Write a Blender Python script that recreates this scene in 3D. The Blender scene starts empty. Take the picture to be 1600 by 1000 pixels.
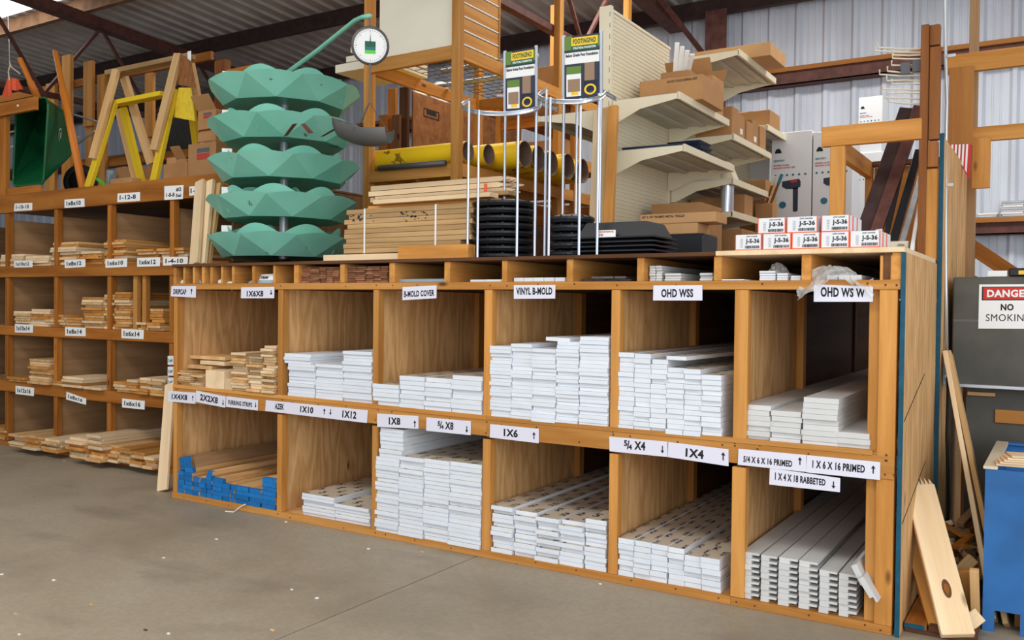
import bpy, bmesh, math, random
from mathutils import Vector, Matrix, Euler
R = math.radians
random.seed(7)
scene = bpy.context.scene
COL = scene.collection

# ------------------------------------------------------------------ camera
FPX, YAW, PIT, ROLL = 1385.15, 0.557916, -0.016348, 0.0113614
CAM = Vector((5.15741, -3.90247, 1.34))
_fw = Vector((-math.sin(YAW)*math.cos(PIT), math.cos(YAW)*math.cos(PIT), math.sin(PIT)))
_r = Vector((math.cos(YAW), math.sin(YAW), 0)); _u = _r.cross(_fw)
_r2 = _r*math.cos(ROLL)+_u*math.sin(ROLL); _u2 = -_r*math.sin(ROLL)+_u*math.cos(ROLL)
cd = bpy.data.cameras.new('camera'); cam = bpy.data.objects.new('camera', cd); COL.objects.link(cam)
cd.sensor_width = 36; cd.lens = FPX/1600*36; cd.clip_start = .05; cd.clip_end = 200
cam.matrix_world = Matrix(((_r2.x, _u2.x, -_fw.x, CAM.x), (_r2.y, _u2.y, -_fw.y, CAM.y), (_r2.z, _u2.z, -_fw.z, CAM.z), (0, 0, 0, 1)))
scene.camera = cam

# ------------------------------------------------------------------ world and light
scene.view_settings.view_transform = 'Standard'; scene.view_settings.look = 'None'
scene.view_settings.gamma = 1; scene.view_settings.use_curve_mapping = False
scene.view_settings.exposure = -0.08
wd = bpy.data.worlds.new('world'); scene.world = wd; wd.use_nodes = True
bg = wd.node_tree.nodes['Background']; bg.inputs[0].default_value = (.80, .88, 1, 1); bg.inputs[1].default_value = .75

def area_light(name, loc, target, sx, sy, power, col=(1, 1, 1)):
    l = bpy.data.lights.new(name, 'AREA'); l.shape = 'RECTANGLE'; l.size = sx; l.size_y = sy; l.energy = power; l.color = col
    o = bpy.data.objects.new(name, l); COL.objects.link(o); o.location = loc
    o.rotation_euler = (Vector(target)-Vector(loc)).to_track_quat('-Z', 'Y').to_euler()
    return o
# daylight through the tall open shed front behind the camera, the open right side of the yard, and two added overhead area lights
area_light('front_doorway_daylight', (3.2, -9.3, 2.6), (1.6, 0, 1.1), 9, 3.8, 120, (.90, .95, 1))
area_light('side_doorway_daylight', (7.9, -4.2, 2.2), (2.0, .6, 1.0), 7, 3.6, 275, (.93, .97, 1))
area_light('added_roof_fill', (1.0, -3.6, 5.15), (1.0, -3.5, 0), 9, 1.6, 200, (1, .97, .92))
area_light('added_roof_fill', (3.0, 3.6, 4.86), (3.0, 3.6, 0), 9, 1.0, 190, (1, .97, .92))

# ------------------------------------------------------------------ helpers
def ray(x, y): return _fw+_r2*((x-800)/FPX)-_u2*((y-500)/FPX)
def at(x, y, Y=None, X=None, Z=None):
    d = ray(x, y)
    t = (Y-CAM.y)/d.y if Y is not None else (X-CAM.x)/d.x if X is not None else (Z-CAM.z)/d.z
    return CAM+d*t

MATS = {}
def nodes_of(name, rough=.6, metal=0.0, spec=.3):
    m = bpy.data.materials.new(name); m.use_nodes = True; nt = m.node_tree
    b = nt.nodes['Principled BSDF']; b.inputs['Roughness'].default_value = rough; b.inputs['Metallic'].default_value = metal
    b.inputs['Specular IOR Level'].default_value = spec
    MATS[name] = m
    return m, nt, b
def N(nt, typ, **kw):
    n = nt.nodes.new(typ)
    for k, v in kw.items():
        if k.startswith('i_'):
            key = k[2:]; key = int(key) if key.isdigit() else key
            n.inputs[key].default_value = v
        else: setattr(n, k, v)
    return n
def L(nt, a, b): nt.links.new(a, b)
def coords(nt, scale=(1, 1, 1), rand=True):
    tc = N(nt, 'ShaderNodeTexCoord'); src = tc.outputs['Object']
    if rand:
        oi = N(nt, 'ShaderNodeObjectInfo'); mu = N(nt, 'ShaderNodeVectorMath', operation='SCALE'); mu.inputs[0].default_value = (37, 53, 71)
        L(nt, oi.outputs['Random'], mu.inputs['Scale']); ad = N(nt, 'ShaderNodeVectorMath', operation='ADD')
        L(nt, src, ad.inputs[0]); L(nt, mu.outputs[0], ad.inputs[1]); src = ad.outputs[0]
    mp = N(nt, 'ShaderNodeMapping'); mp.inputs['Scale'].default_value = scale; L(nt, src, mp.inputs['Vector'])
    return mp.outputs[0]
def ramp(nt, fac, stops):
    r = N(nt, 'ShaderNodeValToRGB'); e = r.color_ramp.elements
    while len(e) < len(stops): e.new(.5)
    for k, (p, c) in enumerate(stops): e[k].position = p; e[k].color = (*c, 1)
    L(nt, fac, r.inputs[0]); return r.outputs[0]
def mix(nt, fac, a, b, typ='MIX'):
    m = N(nt, 'ShaderNodeMix', data_type='RGBA', blend_type=typ)
    for s, v in ((m.inputs['Factor'], fac), (m.inputs['A'], a), (m.inputs['B'], b)):
        if hasattr(v, 'links') or isinstance(v, bpy.types.NodeSocket): L(nt, v, s)
        else: s.default_value = v if not isinstance(v, tuple) else (*v, 1)[:4]
    return m.outputs['Result']
def bump(nt, b, h, strength=.2, dist=.002):
    n = N(nt, 'ShaderNodeBump'); n.inputs['Strength'].default_value = strength; n.inputs['Distance'].default_value = dist
    L(nt, h, n.inputs['Height']); L(nt, n.outputs[0], b.inputs['Normal'])
def vary(nt, col, amt=.18):
    oi = N(nt, 'ShaderNodeObjectInfo'); mr = N(nt, 'ShaderNodeMapRange'); mr.inputs['To Min'].default_value = 1-amt; mr.inputs['To Max'].default_value = 1+amt
    L(nt, oi.outputs['Random'], mr.inputs[0])
    s = N(nt, 'ShaderNodeVectorMath', operation='SCALE'); L(nt, col, s.inputs[0]); L(nt, mr.outputs[0], s.inputs['Scale']); return s.outputs[0]
def plain(name, c, rough=.6, metal=0.0, var=0, noise=0.0, nscale=20):
    m, nt, b = nodes_of(name, rough, metal)
    if noise:
        t = N(nt, 'ShaderNodeTexNoise'); t.inputs['Scale'].default_value = nscale; t.inputs['Detail'].default_value = 4
        L(nt, coords(nt), t.inputs['Vector'])
        col = ramp(nt, t.outputs['Fac'], [(.3, tuple(v*(1-noise) for v in c)), (.7, tuple(min(1, v*(1+noise)) for v in c))])
    else:
        rg = N(nt, 'ShaderNodeRGB'); rg.outputs[0].default_value = (*c, 1); col = rg.outputs[0]
    if var: col = vary(nt, col, var)
    L(nt, col, b.inputs['Base Color']); return m
def wood(name, light, dark, knots=True, rough=.65, ring=9.0, var=.16, stretch=.07):
    """a wood in three grain directions, name_x / name_y / name_z"""
    for ax in range(3):
        m, nt, b = nodes_of(name+'_'+'xyz'[ax], rough, spec=.15)
        s = [1, 1, 1]; s[ax] = stretch
        v = coords(nt, tuple(s))
        n1 = N(nt, 'ShaderNodeTexNoise'); n1.inputs['Scale'].default_value = 5; n1.inputs['Detail'].default_value = 3; L(nt, v, n1.inputs['Vector'])
        w = N(nt, 'ShaderNodeMath', operation='MULTIPLY'); w.inputs[1].default_value = ring; L(nt, n1.outputs['Fac'], w.inputs[0])
        fr = N(nt, 'ShaderNodeMath', operation='PINGPONG'); fr.inputs[1].default_value = 1; L(nt, w.outputs[0], fr.inputs[0])
        n2 = N(nt, 'ShaderNodeTexNoise'); n2.inputs['Scale'].default_value = 90; n2.inputs['Detail'].default_value = 2; L(nt, v, n2.inputs['Vector'])
        a = N(nt, 'ShaderNodeMath', operation='MULTIPLY_ADD'); a.inputs[1].default_value = .55; L(nt, fr.outputs[0], a.inputs[0])
        h = N(nt, 'ShaderNodeMath', operation='MULTIPLY'); h.inputs[1].default_value = .5; L(nt, n2.outputs['Fac'], h.inputs[0]); L(nt, h.outputs[0], a.inputs[2])
        col = ramp(nt, a.outputs[0], [(.1, light), (.9, dark)])
        if knots:
            s2 = [4.2, 4.2, 4.2]; s2[ax] = 1.6
            vo = N(nt, 'ShaderNodeTexVoronoi'); vo.inputs['Scale'].default_value = 1; L(nt, coords(nt, tuple(s2)), vo.inputs['Vector'])
            k = ramp(nt, vo.outputs['Distance'], [(.035, (1, 1, 1)), (.075, (0, 0, 0))])
            col = mix(nt, k, col, tuple(v*.28 for v in dark))
        col = vary(nt, col, var)
        L(nt, col, b.inputs['Base Color']); bump(nt, b, a.outputs[0], .12)
wood('fir', (.62, .30, .082), (.42, .17, .034))
wood('oldfir', (.47, .18, .032), (.27, .085, .012))
wood('redfir', (.30, .115, .034), (.17, .058, .016), ring=6)
wood('platewood', (.46, .20, .055), (.33, .125, .03), ring=7, var=.05)
wood('ply', (.74, .445, .205), (.47, .25, .09), ring=16, var=.07, stretch=.16)
wood('greyply', (.40, .24, .12), (.27, .15, .068), knots=False, ring=8, var=.12)
wood('pine', (.72, .475, .23), (.54, .305, .12), knots=False)
wood('palepine', (.80, .62, .40), (.66, .47, .27), ring=7)
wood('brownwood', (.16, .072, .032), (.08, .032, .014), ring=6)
wood('cedar', (.33, .15, .075), (.20, .08, .038), knots=False, var=.3)
wood('yellowwood', (.78, .56, .022), (.62, .42, .02), knots=False, var=.1)
wood('treated', (.50, .325, .155), (.31, .185, .078), var=.25)
wood('orangewood', (.62, .30, .085), (.42, .17, .04), var=.1)
plain('white_pvc', (.70, .735, .785), .45, var=.035, noise=.025, nscale=9)
plain('primed', (.60, .595, .58), .5, var=.05, noise=.03, nscale=6)
plain('sign_white', (.70, .69, .78), .5)
plain('ink', (.012, .012, .016), .6)
plain('handink', (.03, .03, .035), .7)
plain('blue_end', (.008, .15, .42), .6, var=.2, noise=.15, nscale=60)
plain('teal_edge', (.006, .07, .115), .55, noise=.2, nscale=30)
plain('black_plastic', (.014, .015, .018), .38)
plain('navy_plastic', (.012, .02, .045), .35)
plain('silver', (.55, .58, .64), .3, .85)
plain('galv', (.50, .52, .55), .42, .7, noise=.12, nscale=14)
plain('darkmetal', (.13, .125, .12), .5, .4)
plain('rust_steel', (.115, .045, .035), .6, .15, noise=.3, nscale=12)
plain('dark_steel', (.05, .027, .024), .6, .1, noise=.3, nscale=9)
plain('purlin_paint', (.27, .135, .06), .6, .1, noise=.3, nscale=7)  # lit version of the purlin steel: skylight glow put into the colour
plain('cream', (.74, .66, .48), .45, noise=.04, nscale=5)
plain('cream_panel', (.90, .83, .67), .5, noise=.03, nscale=3)
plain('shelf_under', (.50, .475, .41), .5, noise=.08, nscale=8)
plain('card', (.42, .215, .085), .75, var=.14, noise=.06, nscale=8)
plain('cardlight', (.52, .29, .125), .75, var=.1, noise=.05, nscale=8)
plain('white_box', (.70, .71, .725), .5)
plain('paper', (.82, .82, .80), .6)
plain('black_ink', (.015, .015, .015), .6)
plain('red', (.55, .03, .02), .5)
plain('redlabel', (.42, .05, .035), .6)
plain('orange_red', (.78, .12, .05), .5)
plain('grey_label', (.10, .10, .11), .5)
plain('teal_ink', (.03, .16, .22), .5)
plain('grey_ink', (.30, .31, .33), .5)
plain('green_paint', (.008, .105, .035), .28)
plain('orange_handle', (.62, .19, .022), .4)
plain('rubber', (.012, .012, .012), .6)
plain('yellow_tube_inner', (.16, .10, .07), .8)
plain('kraft_inner', (.23, .15, .11), .85)
plain('blue_bin', (.025, .125, .34), .55, noise=.18, nscale=5)
plain('green_logo', (.012, .11, .05), .5)
plain('yellow_logo', (.85, .55, .03), .5)
plain('green_leaf', (.12, .22, .04), .5)
plain('brown_photo', (.30, .19, .12), .5)
plain('dark_photo', (.03, .035, .06), .5)
plain('lime', (.12, .62, .05), .5)
plain('dial_white', (.85, .86, .85), .35)
plain('crate_dark', (.022, .022, .02), .6, noise=.3)
plain('cabinet_grey', (.085, .08, .066), .5, noise=.28, nscale=4)
plain('scrap_dark', (.06, .045, .03), .8, noise=.4)
plain('strap_white', (.80, .80, .78), .4)
plain('flag_orange', (.75, .10, .035), .6)
plain('bone', (.62, .55, .42), .5)
plain('conduit', (.52, .54, .56), .35, .6)
plain('box_blue', (.32, .42, .50), .4, .3)
plain('joint_dark', (.06, .055, .048), .9)
def mk_special():
    # tan film with printed dark logos on the top of the trim boards
    m, nt, b = nodes_of('film', .4)
    tc = N(nt, 'ShaderNodeTexCoord'); sp = N(nt, 'ShaderNodeSeparateXYZ'); L(nt, tc.outputs['Object'], sp.inputs[0])
    def M(op, a, bb=None, c=None):
        n = N(nt, 'ShaderNodeMath', operation=op)
        for k, v in enumerate((a, bb, c)):
            if v is None: continue
            if isinstance(v, (int, float)): n.inputs[k].default_value = v
            else: L(nt, v, n.inputs[k])
        return n.outputs[0]
    oi = N(nt, 'ShaderNodeObjectInfo')
    y = M('ADD', sp.outputs[1], M('MULTIPLY', oi.outputs['Random'], 3.1))
    ux = M('DIVIDE', sp.outputs[0], .075); row = M('FLOOR', ux)
    fy = M('FRACT', M('ADD', M('DIVIDE', y, .16), M('MULTIPLY', row, .47)))
    fx = M('SUBTRACT', M('FRACT', ux), .5)
    cy = M('SUBTRACT', M('ABSOLUTE', M('SUBTRACT', fy, .5)), 0)
    inb = M('MULTIPLY', M('LESS_THAN', cy, .24), M('LESS_THAN', M('ABSOLUTE', fx), .24))
    nz = N(nt, 'ShaderNodeTexNoise'); nz.inputs['Scale'].default_value = 75; nz.inputs['Detail'].default_value = 1
    L(nt, tc.outputs['Object'], nz.inputs['Vector'])
    k = M('MULTIPLY', inb, M('GREATER_THAN', nz.outputs['Fac'], .47))
    L(nt, mix(nt, k, (.56, .475, .37), (.05, .046, .055)), b.inputs['Base Color'])
    # teal enamel with chips of rust
    m, nt, b = nodes_of('enamel', .42)
    n = N(nt, 'ShaderNodeTexNoise'); n.inputs['Scale'].default_value = 5; n.inputs['Detail'].default_value = 8; n.inputs['Roughness'].default_value = .7
    L(nt, coords(nt), n.inputs['Vector'])
    n2 = N(nt, 'ShaderNodeTexNoise'); n2.inputs['Scale'].default_value = 3; L(nt, coords(nt), n2.inputs['Vector'])
    base = ramp(nt, n2.outputs['Fac'], [(.3, (.18, .50, .375)), (.7, (.245, .58, .455))])
    rust = ramp(nt, n.outputs['Fac'], [(.645, (0, 0, 0)), (.67, (1, 1, 1))])
    L(nt, mix(nt, rust, base, (.10, .045, .025)), b.inputs['Base Color'])
    # concrete slab: trowel clouds, dark tyre stains, specks
    m, nt, b = nodes_of('concrete', .55, spec=.35)
    n = N(nt, 'ShaderNodeTexNoise'); n.inputs['Scale'].default_value = 1.1; n.inputs['Detail'].default_value = 9; n.inputs['Roughness'].default_value = .62; L(nt, coords(nt, rand=False), n.inputs['Vector'])
    st = N(nt, 'ShaderNodeTexNoise'); st.inputs['Scale'].default_value = 1.5; st.inputs['Detail'].default_value = 5; L(nt, coords(nt, (.9, 2.2, 1), rand=False), st.inputs['Vector'])
    fn = N(nt, 'ShaderNodeTexNoise'); fn.inputs['Scale'].default_value = 45; fn.inputs['Detail'].default_value = 5; L(nt, coords(nt, rand=False), fn.inputs['Vector'])
    c1 = ramp(nt, n.outputs['Fac'], [(.3, (.25, .205, .142)), (.5, (.33, .275, .198)), (.72, (.38, .325, .248))])
    c2 = mix(nt, ramp(nt, st.outputs['Fac'], [(.56, (0, 0, 0)), (.72, (.42, .42, .42))]), c1, (.145, .12, .092))
    c3 = mix(nt, ramp(nt, fn.outputs['Fac'], [(.35, (.5, .5, .5)), (.65, (0, 0, 0))]), c2, (.16, .135, .105))
    c3 = mix(nt, .45, c2, c3)
    L(nt, c3, b.inputs['Base Color']); bump(nt, b, fn.outputs['Fac'], .15)
    rr = N(nt, 'ShaderNodeMapRange'); rr.inputs['To Min'].default_value = .38; rr.inputs['To Max'].default_value = .75; L(nt, n.outputs['Fac'], rr.inputs[0]); L(nt, rr.outputs[0], b.inputs['Roughness'])
    # strand board
    m, nt, b = nodes_of('osb', .7)
    v = N(nt, 'ShaderNodeTexVoronoi'); v.inputs['Scale'].default_value = 38; L(nt, coords(nt, (1, .6, .5)), v.inputs['Vector'])
    L(nt, mix(nt, v.outputs['Color'], (.30, .12, .035), (.17, .062, .018)), b.inputs['Base Color'])
    sp_ = v.outputs['Color']
    m, nt, b = nodes_of('osb_yellow', .6)
    v = N(nt, 'ShaderNodeTexVoronoi'); v.inputs['Scale'].default_value = 40; L(nt, coords(nt), v.inputs['Vector'])
    L(nt, mix(nt, v.outputs['Color'], (.78, .58, .03), (.64, .45, .03)), b.inputs['Base Color'])
    # yellow form tube with black print
    m, nt, b = nodes_of('tube_yellow', .45)
    n = N(nt, 'ShaderNodeTexNoise'); n.inputs['Scale'].default_value = 16; n.inputs['Detail'].default_value = 3; L(nt, coords(nt), n.inputs['Vector'])
    big = N(nt, 'ShaderNodeTexNoise'); big.inputs['Scale'].default_value = 4; big.inputs['Detail'].default_value = 0; L(nt, coords(nt), big.inputs['Vector'])
    k1 = ramp(nt, n.outputs['Fac'], [(.53, (0, 0, 0)), (.56, (1, 1, 1))]); k2 = ramp(nt, big.outputs['Fac'], [(.56, (0, 0, 0)), (.60, (1, 1, 1))])
    L(nt, mix(nt, mix(nt, 1.0, k1, k2, 'MULTIPLY'), (.95, .62, .015), (.30, .18, .01)), b.inputs['Base Color'])
    # weathered painted sheet metal
    for nm, c, c2_ in (('sheet_wall', (.67, .715, .80), (.54, .575, .645)), ('sheet_roof', (.62, .585, .555), (.46, .43, .405))):
        m, nt, b = nodes_of(nm, .5, .05)
        n = N(nt, 'ShaderNodeTexNoise'); n.inputs['Scale'].default_value = 3; n.inputs['Detail'].default_value = 5; L(nt, coords(nt, (1, 1, .25), rand=False), n.inputs['Vector'])
        L(nt, ramp(nt, n.outputs['Fac'], [(.3, c2_), (.7, c)]), b.inputs['Base Color'])
    # clear crumpled plastic
    m, nt, b = nodes_of('clear_plastic', .25); b.inputs['Alpha'].default_value = .45; b.inputs['Base Color'].default_value = (.75, .75, .72, 1)
    # translucent roof light panel, glowing with the sky behind it; the added panels share it
    m, nt, b = nodes_of('skylight', .5); b.inputs['Base Color'].default_value = (.9, .9, .9, 1); b.inputs['Emission Color'].default_value = (1, .99, .95, 1); b.inputs['Emission Strength'].default_value = 3.0
mk_special()
AXW = {n[:-2] for n in MATS if n[-2:] in ('_x', '_y', '_z')}
def getmat(n, dims=None):
    if n in AXW:
        d = dims or (1, 0, 0); return MATS[n+'_'+'xyz'[max(range(3), key=lambda k: d[k])]]
    return MATS[n]

def wloc(o):
    v = Vector((0, 0, 0))
    while o is not None: v += o.location; o = o.parent
    return v
def link(name, me, loc, parent=None, rot=None, local=False):
    o = bpy.data.objects.new(name, me); COL.objects.link(o)
    if parent is not None:
        o.parent = parent
        if not local: loc = Vector(loc)-wloc(parent)
    o.location = loc
    if rot is not None: o.rotation_euler = rot
    return o
LABELS = {}
def tag(o, label, cat, group=None, kind=None):
    if label: o['label'] = label
    if cat: o['category'] = cat
    if group: o['group'] = group
    if kind: o['kind'] = kind
    return o
def thing(name, label, cat, loc=(0, 0, 0), group=None, rotz=0):
    o = bpy.data.objects.new(name, None); COL.objects.link(o); o.location = loc; o.rotation_euler = (0, 0, rotz); o.empty_display_size = .1
    return tag(o, label, cat, group)
def struct(o): o['kind'] = 'structure'; return o

_cache = {}
def boxmesh(dx, dy, dz, mats, ch):
    key = (round(dx, 4), round(dy, 4), round(dz, 4), mats, ch)
    if key in _cache: return _cache[key]
    hx, hy, hz = dx/2, dy/2, dz/2
    vs, fs, mi = [], [], []
    if ch <= 0:
        vs = [(sx*hx, sy*hy, sz*hz) for sx in (-1, 1) for sy in (-1, 1) for sz in (-1, 1)]
        fs = [(0, 1, 3, 2), (4, 6, 7, 5), (0, 4, 5, 1), (2, 3, 7, 6), (0, 2, 6, 4), (1, 5, 7, 3)]; mi = [0, 0, 0, 0, 0, 1]
    else:
        c = min(ch, hx*.45, hy*.45, hz*.45); idx = {}
        for sx in (-1, 1):
            for sy in (-1, 1):
                for sz in (-1, 1):
                    for a in range(3):
                        p = [sx*(hx-c), sy*(hy-c), sz*(hz-c)]; p[a] = (sx*hx, sy*hy, sz*hz)[a]
                        idx[(sx, sy, sz, a)] = len(vs); vs.append(tuple(p))
        for a in range(3):
            b, d = (a+1) % 3, (a+2) % 3
            for s in (-1, 1):
                f = []
                for sb, sd in ((-1, -1), (1, -1), (1, 1), (-1, 1)):
                    k = [0, 0, 0]; k[a] = s; k[b] = sb; k[d] = sd; f.append(idx[(*k, a)])
                fs.append(tuple(f if s > 0 else f[::-1])); mi.append(1 if (a == 2 and s > 0) else 0)
            for sb in (-1, 1):
                for sd in (-1, 1):
                    k0 = [0, 0, 0]; k0[b] = sb; k0[d] = sd; k0[a] = -1; k1 = list(k0); k1[a] = 1
                    f = (idx[(*k0, b)], idx[(*k1, b)], idx[(*k1, d)], idx[(*k0, d)])
                    fs.append(f if sb*sd > 0 else f[::-1]); mi.append(0)
        for sx in (-1, 1):
            for sy in (-1, 1):
                for sz in (-1, 1):
                    f = tuple(idx[(sx, sy, sz, a)] for a in range(3)); fs.append(f if sx*sy*sz > 0 else f[::-1]); mi.append(0)
    me = bpy.data.meshes.new('box'); me.from_pydata(vs, [], fs)
    d = (dx, dy, dz)
    for m in mats: me.materials.append(getmat(m, d))
    if len(mats) > 1: me.polygons.foreach_set('material_index', [min(k, len(mats)-1) for k in mi])
    _cache[key] = me
    return me
def box(name, x0, x1, y0, y1, z0, z1, mat, parent=None, ch=.002, rot=None, local=False):
    mats = mat if isinstance(mat, tuple) else (mat,)
    me = boxmesh(abs(x1-x0), abs(y1-y0), abs(z1-z0), mats, ch)
    return link(name, me, Vector(((x0+x1)/2, (y0+y1)/2, (z0+z1)/2)), parent, rot, local)
def beam(name, p0, p1, w, t, mat, parent=None, up=(0, 0, 1), ch=.002, local=False, roll=0):
    """box of section w (sideways) x t (along up) from p0 to p1"""
    p0, p1 = Vector(p0), Vector(p1); d = p1-p0; yv = d.normalized(); up = Vector(up)
    if abs(yv.dot(up)) > .98: up = Vector((0, 1, 0))
    xv = yv.cross(up).normalized(); zv = xv.cross(yv)
    rot = Matrix((xv, yv, zv)).transposed()
    if roll: rot = rot @ Matrix.Rotation(roll, 3, 'Y')
    mats = mat if isinstance(mat, tuple) else (mat,)
    return link(name, boxmesh(w, d.length, t, mats, ch), (p0+p1)/2, parent, rot.to_euler(), local)

class MB:
    def __init__(s): s.v = []; s.f = []; s.m = []; s.mats = []
    def mi(s, m):
        if m not in s.mats: s.mats.append(m)
        return s.mats.index(m)
    def add(s, vs, fs, mat):
        o = len(s.v); s.v += [Vector(p) for p in vs]; s.f += [tuple(i+o for i in f) for f in fs]; s.m += [s.mi(mat)]*len(fs); return s
    def box(s, x0, x1, y0, y1, z0, z1, mat):
        vs = [(x, y, z) for x in (x0, x1) for y in (y0, y1) for z in (z0, z1)]
        return s.add(vs, [(0, 1, 3, 2), (4, 6, 7, 5), (0, 4, 5, 1), (2, 3, 7, 6), (0, 2, 6, 4), (1, 5, 7, 3)], mat)
    def hexa(s, a, b, mat):
        """solid between quad a and quad b (same winding)"""
        return s.add(list(a)+list(b), [(0, 1, 2, 3), (7, 6, 5, 4), (0, 4, 5, 1), (1, 5, 6, 2), (2, 6, 7, 3), (3, 7, 4, 0)], mat)
    def slab(s, pts, d, mat):
        """polygon pts extruded by vector d"""
        n = len(pts); d = Vector(d); vs = [Vector(p) for p in pts]; vs += [p+d for p in vs]
        return s.add(vs, [tuple(range(n)), tuple(range(2*n-1, n-1, -1))]+[(k, k+n, (k+1) % n+n, (k+1) % n) for k in range(n)], mat)
    def tube(s, pts, r, mat, n=8, caps=True, closed=False):
        pts = [Vector(p) for p in pts]; rings = []; K = len(pts); up = None
        for k in range(K):
            if closed: d = pts[(k+1) % K]-pts[k-1]
            else: d = pts[min(k+1, K-1)]-pts[max(k-1, 0)]
            d.normalize()
            if up is None: up = d.orthogonal().normalized()
            up = (up-d*up.dot(d)).normalized(); sd = d.cross(up)
            rr = r[k] if isinstance(r, (list, tuple)) else r
            rings.append([pts[k]+(up*math.cos(2*math.pi*j/n)+sd*math.sin(2*math.pi*j/n))*rr for j in range(n)])
        vs = [p for g in rings for p in g]; fs = []
        for k in range(K if closed else K-1):
            for j in range(n):
                a, b = k*n, ((k+1) % K)*n; fs.append((a+j, a+(j+1) % n, b+(j+1) % n, b+j))
        if caps and not closed: fs += [tuple(range(n-1, -1, -1)), tuple(range((K-1)*n, K*n))]
        return s.add(vs, fs, mat)
    def lathe(s, prof, mat, n=24, c=(0, 0, 0), axis=(0, 0, 1), cap=False):
        ax = Vector(axis).normalized(); e1 = ax.orthogonal().normalized(); e2 = ax.cross(e1); c = Vector(c)
        vs = [c+ax*h+(e1*math.cos(2*math.pi*j/n)+e2*math.sin(2*math.pi*j/n))*r for r, h in prof for j in range(n)]
        fs = [(k*n+j, k*n+(j+1) % n, (k+1)*n+(j+1) % n, (k+1)*n+j) for k in range(len(prof)-1) for j in range(n)]
        if cap: fs += [tuple(range(n-1, -1, -1)), tuple(range((len(prof)-1)*n, len(prof)*n))]
        return s.add(vs, fs, mat)
    def build(s, name, parent=None, smooth=False, local=False, origin=None):
        lo = Vector([min(p[k] for p in s.v) for k in range(3)]); hi = Vector([max(p[k] for p in s.v) for k in range(3)])
        c = Vector(origin) if origin is not None else (lo+hi)/2
        me = bpy.data.meshes.new(name); me.from_pydata([p-c for p in s.v], [], s.f)
        for m in s.mats: me.materials.append(getmat(m, tuple(hi-lo)))
        me.polygons.foreach_set('material_index', s.m)
        if smooth: me.polygons.foreach_set('use_smooth', [True]*len(me.polygons))
        me.update()
        return link(name, me, c, parent, None, local)

_txt = {}
def text_geo(t):
    """unit-square outline of a word in the built-in font: (verts 0..1, faces, aspect)"""
    if t in _txt: return _txt[t]
    cu = bpy.data.curves.new('t', 'FONT'); cu.body = t; cu.offset = 0 if t == 'SMOKING' else .04; cu.resolution_u = 3; cu.space_character = 1.08
    ob = bpy.data.objects.new('t', cu); COL.objects.link(ob)
    dg = bpy.context.evaluated_depsgraph_get(); me = bpy.data.meshes.new_from_object(ob.evaluated_get(dg))
    vs = [v.co.copy() for v in me.vertices]; fs = [tuple(p.vertices) for p in me.polygons]
    bpy.data.objects.remove(ob); bpy.data.curves.remove(cu); bpy.data.meshes.remove(me)
    x0 = min(v.x for v in vs); x1 = max(v.x for v in vs); y0 = min(v.y for v in vs); y1 = max(v.y for v in vs)
    out = ([((v.x-x0)/(x1-x0), (v.y-y0)/(y1-y0)) for v in vs], fs, (x1-x0)/(y1-y0)); _txt[t] = out
    return out
def quadmap(q, u, v):
    """q = TL, TR, BR, BL"""
    top = q[0].lerp(q[1], u); bot = q[3].lerp(q[2], u); return bot.lerp(top, v)
UP = ([(.36, 0), (.64, 0), (.64, .6), (1, .6), (.5, 1), (0, .6), (.36, .6)], [tuple(range(7))])
def put_text(mb, q, nrm, items, mat):
    """items: (text, u0, u1, v0, v1) in the quad q; '^' up arrow, '~' down arrow"""
    for t, u0, u1, v0, v1 in items:
        if t in '^~': vs, fs = UP; vs = [(x, y if t == '^' else 1-y) for x, y in vs]
        else: vs, fs, _ = text_geo(t)
        mb.add([quadmap(q, u0+(u1-u0)*x, v0+(v1-v0)*y)+nrm for x, y in vs], fs if t != '~' else [f[::-1] for f in fs], mat)
ORD = 'first second third fourth fifth sixth seventh eighth ninth tenth eleventh twelfth thirteenth fourteenth fifteenth sixteenth seventeenth eighteenth nineteenth twentieth'.split()
def ordn(n): return ORD[n-1] if n <= 20 else ['twenty', 'thirty'][n//10-2]+('-'+ORD[n % 10-1] if n % 10 else '') if n % 10 else {30: 'thirtieth'}[n]
# ================================================================== SETTING
def roof_z(Y): return 4.96+.06*(6.3-Y)
# floor: two concrete slabs with a saw-cut joint between them
fl = struct(thing('floor', 'grey-tan concrete floor slab with a control joint', None))
jx = 2.515
for n_, xa, xb in (('slab', -15, jx-.004), ('slab', jx+.004, 8)):
    box(n_, xa, xb, -9.5, 6.5, -.15, 0, 'concrete', fl, ch=.003)
box('joint', jx-.02, jx+.02, -9.5, 6.5, -.16, -.012, 'joint_dark', fl, ch=0)
def ribbed(name, x0, x1, pitch, fn, rib, mat, minor=True):
    """ribbed sheet: fn(x, h, side) gives the point for profile height h at each of the sheet's two ends"""
    mb = MB(); prof = []; x = x0
    while x < x1:
        prof += [(x, 0), (x+pitch*.10, rib), (x+pitch*.22, rib), (x+pitch*.32, 0)]
        if minor:
            for q in (.52, .76): prof += [(x+pitch*(q-.035), 0), (x+pitch*(q-.02), rib*.16), (x+pitch*(q+.02), rib*.16), (x+pitch*(q+.035), 0)]
        x += pitch
    vs = [fn(a, h, s) for a, h in prof for s in (0, 1)]
    mb.add(vs, [(2*k, 2*k+1, 2*k+3, 2*k+2) for k in range(len(prof)-1)], mat)
    return struct(mb.build(name))
ribbed('wall_back', -15, 8, .305, lambda a, h, s: (a+.12, 6.3-h, 0 if s == 0 else roof_z(6.3)), .034, 'sheet_wall')
ribbed('ceiling', -15, 8, .23, lambda a, h, s: (a, 6.4 if s == 0 else -9.5, roof_z(6.4 if s == 0 else -9.5)-h), .03, 'sheet_roof', minor=False)
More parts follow.
